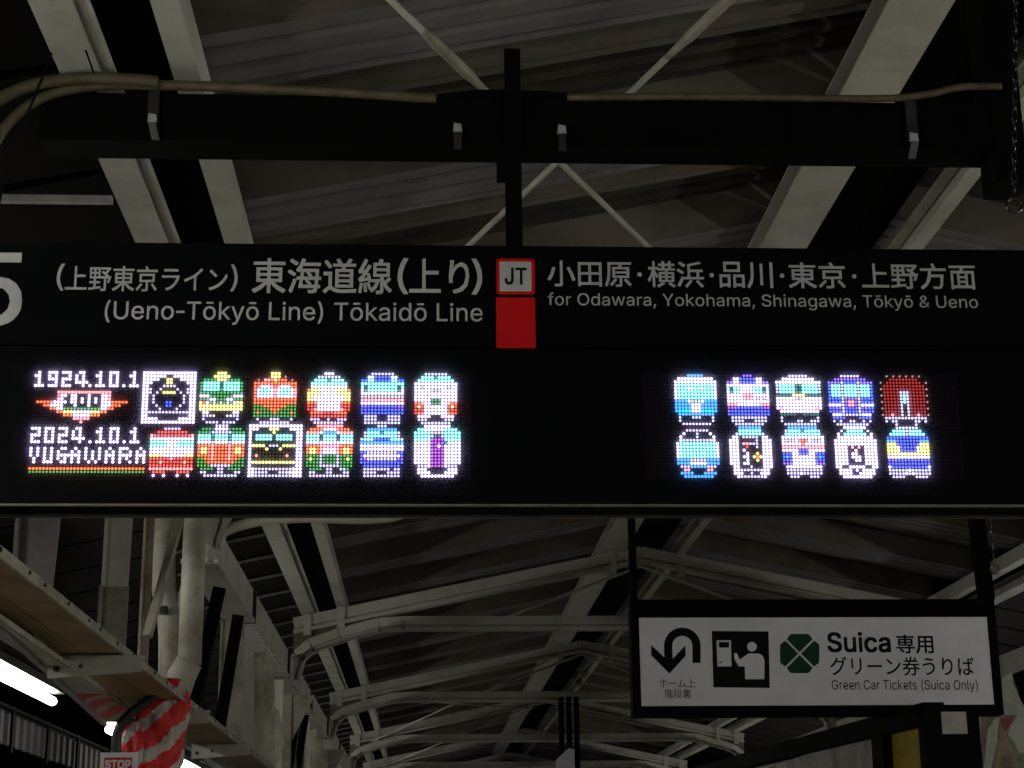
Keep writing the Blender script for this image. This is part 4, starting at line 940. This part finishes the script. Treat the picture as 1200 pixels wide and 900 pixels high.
ICONS['A4'] = (0, R_('4-9w', '2-11V', '0-3V,4w,5-8B,9w,10-13V', '0B,1-3C,4w,5-8C,9w,10-12C,13B', '0B,1-3C,4w,5-8C,9w,10-12C,13B', '0B,1-3C,4w,5-8C,9w,10-12C,13B', '0B,1-3C,4w,5-8C,9w,10-12C,13B', '0-3B,4w,5-8V,9w,10-13B', '0-3B,4w,5V,6-7p,8V,9w,10-13B',
    '0-3W,4w,5V,6-7p,8V,9w,10-13W', '0-3B,2V,4w,5-8B,9w,10-13B,11V', '0-13B,4w,9w', '1-3W,4-9w,10-12W', '1-4B,9-12B', '1w,3w,6-7w,10w,12w', '2-11w'), "blue train front with three cyan windows and white bars")
ICONS['B4'] = (1, R_('3-9W', '2w,4-8C,10w', '1W,3-9C,11W', '1-11W', '0-12W', '0-12W', '0-3W,5p,7p,9-12W', '0-3W,6W,9-12W,4-5M,7-8M', '0-3W,5-6W,9-12W,4M,7-8M', '0-3W,5-6W,9-12W,7W,4M,8M', '0-3W,6-7W,9-12W,4-5M,8M', '0-3W,4-8M,9-12W', '0-1W,4-8W,11-12W', '1-4W,6W,8-11W', '1-4W,7-11W', '2-10W'),
    "white train front with a dark maroon door and white figure")
ICONS['A5'] = (0, R_('2g,4g,6g,8g,10g,12g', '3-11r', '0g,2-12r,14g', '1-13r', '0g,1-13r,14g', '1-5r,6-8w,9-13r', '0g,1-5r,6w,7C,8w,9-13r,14g', '1-5r,6w,7C,8w,9-13r', '0g,1-5r,6w,7C,8w,9-13r,14g', '1-5r,6w,8w,9-13r', '0g,1-5r,6w,8w,9-13r,14g',
    '1-5r,6w,8w,9-13r', '0g,1-13r,3p,11p,6w,8w,7M,14g', '1-13w', '1w,3-4w,10-11w,13w', '4w,10w'), "dark red train front with a narrow lit centre door")
ICONS['B5'] = (1, R_('3-9w', '2-5C,6w,7-10C', '1-5C,6w,7-11C', '0-12B', '0-2S,3-9B,10-12S', '0-2Y,3-9B,10-12Y', '0-2Y,3W,4-8B,9W,10-12Y', '0-3Y,4-8B,9-12Y', '0-12Y', '0-12W', '0-12B,1-2V,10V', '0-12B', '0W,1-11B,12W', '0-12w,6W', '0-12w,5W,7W', '1-4w,8-11w'),
    "blue train front with yellow side bands, lower right corner")

def text_cells():
    rows = [['.'] * 34 for _ in range(32)]
    F = {'0': ['###','#.#','#.#','#.#','###'], '1': ['.#.','##.','.#.','.#.','###'], '2': ['###','..#','###','#..','###'],
         '9': ['###','#.#','###','..#','###'], '4': ['.##.','#.#.','#.#.','####','..#.'], '.': ['.','.','.','.','#']}
    def st(c, r, g, ch):
        for j, s in enumerate(g):
            for i, q in enumerate(s):
                if q == '#' and 0 <= c + i < 34: rows[r + j][c + i] = ch
    for ch, c in zip('1924.10.1', (0, 4, 8, 12, 16, 18, 22, 26, 28)): st(c, 0, F[ch], 'W')
    for ch, c in zip('2024.10.1', (0, 4, 8, 12, 17, 19, 23, 27, 29)): st(c, 17, F[ch], 'W')
    G = {'Y': ['#.#','#.#','#.#','.#.','.#.'], 'U': ['#.#','#.#','#.#','#.#','###'], 'G': ['.##.','#...','####','#.#.','.##.'],
         'A': ['.#.','#.#','###','#.#','#.#'], 'W': ['#...#','#.#.#','#.#.#','#.#.#','.#.#.'], 'R': ['###.','#..#','####','#.#.','#..#']}
    for ch, c in (('Y', 0), ('U', 4), ('G', 8), ('A', 12), ('W', 16), ('A', 22), ('R', 26), ('A', 31)): st(c, 23, G[ch], 'W')
    for c in range(34): rows[29][c] = 'O'; rows[30][c] = 'G' if c % 2 else 'G'
    return rows
TR = text_cells()
def logo():
    s = {}
    def put_(r, spec):
        for item in spec.split(','):
            ch = item[-1]; rg = item[:-1]
            a, b = (map(int, rg.split('-')) if '-' in rg else (int(rg), int(rg)))
            for i in range(a, b + 1): s[(i, r)] = ch
    put_(6, '7-22p'); put_(7, '7O,8-9W,11-12W,16W,20-21W,22p'); put_(8, '7p,8W,11-12W,14W,16W,18W,20-21W,22p')
    put_(9, '1-5O,6-9W,11-12W,14W,16W,18W,20-22W,23-27O'); put_(10, '3-4O,5-8W,12W,16W,20-22W,23-25O')
    put_(11, '5-6O,7-8W,9-19G,20-21W,22-23O'); put_(12, '7-8O,9-11Y,12-16W,17-19Y,20-21O'); put_(13, '9-11O,12-16W,17-19O')
    put_(14, '12-16p'); put_(15, '14p')
    return [(c, r, ch) for (c, r), ch in s.items()]

def screen(x0, ncols, parts, label, c_start=0):
    sx = x0 + (c_start - 1.2) * PX_; ex = x0 + (c_start + ncols + .2) * PX_
    scr = MB().box(sx, ex, FY - .0004, FY + .0042, ZTOP - 32.2 * PZ_, ZTOP + 1.2 * PZ_).build("led_screen", BOARD, board, label=label)
    lit = set()
    for name, cells, lab in parts:
        led_part(cells, x0, name, scr, lab); lit |= {(c, r) for c, r, _ in cells}
    off = [(c, r, '') for c in range(c_start, c_start + ncols) for r in range(32) if (c, r) not in lit]
    led_part(off, x0, "unlit_leds", scr, None, "stuff")
    MB().box(sx - .045, ex + .045, FY - .0092, FY - .0086, ZTOP - 32.2 * PZ_ - .045, ZTOP + 1.2 * PZ_ + .045).build("glow_sheet", GLOW, scr)  # added for the glow, reaching past the screen edge
    return scr
PL = []
def tcells(r0, r1): return [(c, r, TR[r][c]) for r in range(r0, r1) for c in range(34) if TR[r][c] != '.']
PL.append(("led_text", tcells(0, 5), "white lit date 1924.10.1"))
PL.append(("led_emblem", logo(), "winged red and green emblem with 100"))
PL.append(("led_text", tcells(17, 22), "white lit date 2024.10.1"))
PL.append(("led_text", tcells(23, 28), "white lit word YUGAWARA"))
PL.append(("led_line", [c for c in tcells(29, 31)], "orange and green underline"))
for i in range(6):
    for row, pre in ((0, 'U'), (16, 'L')):
        off, rows, lab = ICONS[pre + str(i + 1)]
        PL.append(("led_picture", rows_cells(rows, 32 + 16 * i, row, off), lab))
screen(-1.109, 130, PL, "left LED screen with dates and twelve train fronts")
PR = []
for i in range(5):
    for row, pre in ((0, 'A'), (16, 'B')):
        off, rows, lab = ICONS[pre + str(i + 1)]
        PR.append(("led_picture", rows_cells(rows, 16 * i, row, off), lab))
screen(0.7155, 96, PR, "right LED screen with ten train fronts", c_start=-8)

# ------------------------------------------------------------------ ticket sign
HY = 9.45
tick = thing("ticket_sign", "white hanging sign for ticket sales with U-turn arrow and green clover in a black frame", "sign")
def H(x, y): return px_y(x, y, HY)
XA, XB = 1.176, 3.116
ZT, ZB_ = 2.965, 2.485
def hz(x, z): return z            # the sign hangs level
MB().box(XA - .045, XB + .05, HY + .004, HY + .12, ZB_ - .055, ZT + .10).build("case", BLACK, tick)
MB().box(XA, XB, HY - .002, HY + .004, ZB_, ZT).build("sign_face", WFACE, tick)
MB().box(XA - .045, XA, HY - .004, HY + .003, ZB_ - .055, ZT + .10).build("frame_bar", BLACK, tick)
MB().box(XB, XB + .05, HY - .004, HY + .003, ZB_ - .055, ZT + .10).build("frame_bar", BLACK, tick)
MB().box(XA, XB, HY - .004, HY + .003, ZT, ZT + .10).build("frame_bar", BLACK, tick)
MB().box(XA, XB, HY - .004, HY + .003, ZB_ - .055, ZB_).build("frame_bar", BLACK, tick)
MB().box(XA - .04, XA, HY + .02, HY + .06, ZT + .1, 3.86).build("hanger_post", BLACK, tick)
MB().bar((XB + .02, HY + .04, ZT + .1), (XB - .02, HY + .04, 4.12), .085, .05, (0, 1, 0)).build("hanger_post", BLACK, tick)
FH = HY - .002
def hp(pts): return [(H(x, y).x, H(x, y).z) for x, y in pts]
def print_poly(pts, m, name, dep=.001):
    q = hp(pts)
    ar = sum(q[i][0] * q[(i+1) % len(q)][1] - q[(i+1) % len(q)][0] * q[i][1] for i in range(len(q)))
    return MB().prism(q, FH - dep, FH).build(name, m, tick)
# arrow: an arch plus a head
arc = []
cx, cy = 799.5, 757
outer = [(cx + 21.5 * math.cos(math.radians(t)), cy - 21.5 * math.sin(math.radians(t))) for t in range(0, 181, 12)]
inner = [(cx + 11.8 * math.cos(math.radians(t)), cy - 11.8 * math.sin(math.radians(t))) for t in range(180, -1, -12)]
mb = MB(); o_, i_ = hp(outer), hp(list(reversed(inner)))
n = len(o_)
for k in range(n - 1):
    mb.prism([o_[k], o_[k+1], i_[k+1], i_[k]], FH - .001, FH)
mb.prism(hp([(811.3, 757), (821, 757), (821, 777), (811.3, 777)]), FH - .001, FH)
mb.prism(hp([(778, 757), (787.7, 757), (788.5, 778), (779, 778)]), FH - .001, FH)
mb.prism(hp([(763, 756), (763, 768), (784.5, 789.5), (784.5, 776)]), FH - .0014, FH)
mb.prism(hp([(784.5, 776), (784.5, 789.5), (803.5, 768.5), (803, 756.5)]), FH - .0014, FH)
mb.build("arrow", BLKINK, tick)
print_poly([(834, 739.5), (900.5, 740), (902, 806.3), (836, 805.5)], BLKINK, "pictogram_ground", .001)
mb = MB()
def pp(pts, d=.0022): mb.prism(hp(pts), FH - d, FH - .001)
pp([(839.5, 750.5), (856.5, 750.5), (857, 781), (840.5, 781)])
pp([(874, 768), (877, 766), (889, 766), (893.5, 768.5), (895.7, 774), (895.5, 796), (873.2, 796), (872.7, 781), (865.5, 781), (860.5, 772), (860.2, 765.5), (863.2, 765.5), (866.7, 773)])
pp([(881 + 5.7 * math.cos(t * .5236), 758.0 + 5.7 * math.sin(t * .5236)) for t in range(12)])
mb.build("pictogram", WFACE, tick)
mb = MB(); mb.prism(hp([(842.5, 752.5), (854.2, 752.5), (854.2, 759), (842.5, 759)]), FH - .003, FH - .0022)
mb.prism(hp([(842.5, 775.5), (845.5, 775.5), (845.5, 777), (842.5, 777)]), FH - .003, FH - .0022)
mb.build("pictogram_slot", BLKINK, tick)
# clover: four leaves
for k in range(4):
    ang = k * math.pi / 2
    pts = [(0, -1.2), (6, -7.5), (15.5, -16), (16, -15), (11.5, -21.5), (9.5, -22.5), (-9.5, -22.5), (-11.5, -21.5), (-16, -15), (-15.5, -16), (-6, -7.5)]
    pts = [(0, -1.5), (15.2, -16.8), (11.5, -22), (9, -23), (-9, -23), (-11.5, -22), (-15.2, -16.8)]
    rot = [(937 + x * math.cos(ang) - y * math.sin(ang), 766 + x * math.sin(ang) + y * math.cos(ang)) for x, y in pts]
    print_poly(rot, GREENV, "clover_leaf")
def hput(text, xa, xb, yb, yt, bold=0, ref=None, m=BLKINK):
    a, b, t = H(xa, yb), H(xb, yb), H(xa, yt)
    lettering("lettering", text, a.x, b.x, a.z, t.z, FH, m, tick, ref=ref, bold=bold, depth=.001, slope=-0.006)
hput("Suica", 970.5, 1043.5, 763.5, 741.5, .0035, ref="S")
hput("専用", 1051, 1094, 765.5, 744, .0018)
hput("グリーン券うりば", 973.5, 1142, 791.5, 769.5, .0008)
hput("Green Car Tickets (Suica Only)", 975, 1146, 808, 796.7, 0.0, ref="GCTSO")
hput("ホーム上", 773, 815, 805.5, 795.5, 0)
hput("階段裏", 779.5, 810, 818.3, 807.5, 0)

# ------------------------------------------------------------------ lower right: stair enclosure, cabinet, poster
stair = thing("stair_enclosure", "dark framed stair wall with posters, running back below the ticket sign", "stair wall")
MB().bar((2.605, 8.86, 2.385), (2.605, 18, 2.60), .11, .11).build("top_rail", BLACK, stair)
MB().box(2.67, 2.72, 8.9, 18, .0, 2.34).build("back_panel", BLACK, stair)
for y0, y1 in ((9.70, 9.95), (13.0, 13.2), (16.2, 16.4)): MB().box(2.55, 2.66, y0, y1, 0, 2.36).build("post", BLACK, stair)
MB().box(2.60, 2.62, 8.9, 9.69, 1.2, 2.36).build("poster", YELP, stair, label="mustard yellow poster with dark blotches")
MB().box(2.60, 2.62, 9.96, 12.99, 1.2, 2.40).build("poster", GREYP, stair, label="grey brown photographic poster")
MB().box(2.60, 2.62, 13.21, 16.19, 1.2, 2.40).build("poster", GREYP, stair)
MB().prism([(px_y(x, y, 8.75).x, px_y(x, y, 8.75).z) for x, y in ((1052, 838), (1056, 834), (1080, 826), (1080, 838))], 8.73, 8.76).build("corner_bracket", BLACK, stair)
cab = thing("black_cabinet", "black box housing with a small white square, below the right end of the ticket sign", "cabinet")
MB().box(2.500, 2.785, 8.70, 8.80, 0, 2.410).build("housing", BLACK, cab)
q0, q1 = px_y(1105, 860, 8.69), px_y(1132, 834, 8.69)
MB().box(q0.x, q1.x, 8.69, 8.70, q0.z, q1.z).build("white_label", mat("label_paper", (.28, .255, .23), .6, var=.2, scale=20), cab)
pos = thing("poster_board", "poster board with pale leaf shapes and a red patch at the lower right corner", "poster board")
PY_ = 9.7
def pb(pts, m, name, d, par=pos): return MB().prism([(px_y(x, y, PY_).x, px_y(x, y, PY_).z) for x, y in pts], PY_ - d, PY_).build(name, m, par)
OLIVE = mat("olive_print", (.16, .14, .085), .6, dirt=(.05, .045, .03), scale=10)
LEAFW = mat("pale_print", (.36, .37, .31), .6, var=.2, scale=12)
pb([(1150, 838), (1225, 838), (1225, 990), (1150, 990)], OLIVE, "panel", .004)
pb([(1152, 905), (1157, 855), (1166, 842), (1170, 842), (1168, 870), (1160, 905)], LEAFW, "pale_shape", .006)
pb([(1181, 862), (1184, 850), (1192, 838), (1205, 838), (1205, 883), (1193, 882), (1188, 870)], LEAFW, "pale_shape", .006)
pb([(1172, 841), (1188, 841), (1182, 852), (1177, 857), (1173, 850)], mat("dull_red_print", (.16, .01, .012), .6), "red_shape", .006)
pb([(1176, 842), (1180, 868), (1193, 884), (1193, 905), (1166, 905), (1169, 870)], mat("tan_print", (.22, .17, .10), .6, dirt=(.07, .055, .03), scale=10), "tan_shape", .005)
scr2 = thing("advert_screen", "dark advert panel with a cream border at the right edge beside the ticket sign", "advert")
MB().prism([(px_y(x, y, 9.9).x, px_y(x, y, 9.9).z) for x, y in ((1186, 790), (1240, 770), (1240, 850), (1200, 833))], 9.88, 9.9).build("panel", BLACK, scr2)
MB().prism([(px_y(x, y, 9.9).x, px_y(x, y, 9.9).z) for x, y in ((1172, 796), (1184, 788), (1186, 806), (1203, 838), (1203, 846), (1172, 840))], 9.87, 9.895).build("border", LEAFW, scr2)

# distant sign hanger below the second tie beam
far = thing("far_hanger", "pair of dark hanger posts carrying a small pale plate, far down the platform centre", "hanger")
for px in (658, 667, 676):
    p = px_y(px, 835, 22.1)
    MB().box(p.x - .035, p.x + .03, 22.1, 22.15, 1.9, 3.86).build("post", BLACK, far)
p = px_y(665, 890, 22.0)
MB().prism([(p.x - .14, 2.9), (p.x + .09, 2.9), (p.x + .09, p.z + .12), (p.x + .02, p.z + .14), (p.x - .14, p.z)], 22.0, 22.04).build("plate", WFACE, far)
for px, py, l in ((685, 789, "upper small round white lamp globe under the second roof ridge"), (679, 800, "lower small round white lamp globe under the second roof ridge")):
    p = px_y(px, py, 23.0)
    g = MB().tube([(p.x, p.y, p.z - .05), (p.x, p.y, p.z - .03), (p.x, p.y, p.z), (p.x, p.y, p.z + .03), (p.x, p.y, p.z + .05)], .05, 12, rs=[.015, .04, .05, .04, .015]).build("round_fitting", CREAM2, smooth=True)
    tag(g, l.replace("lamp globe", "fitting"), "fitting")
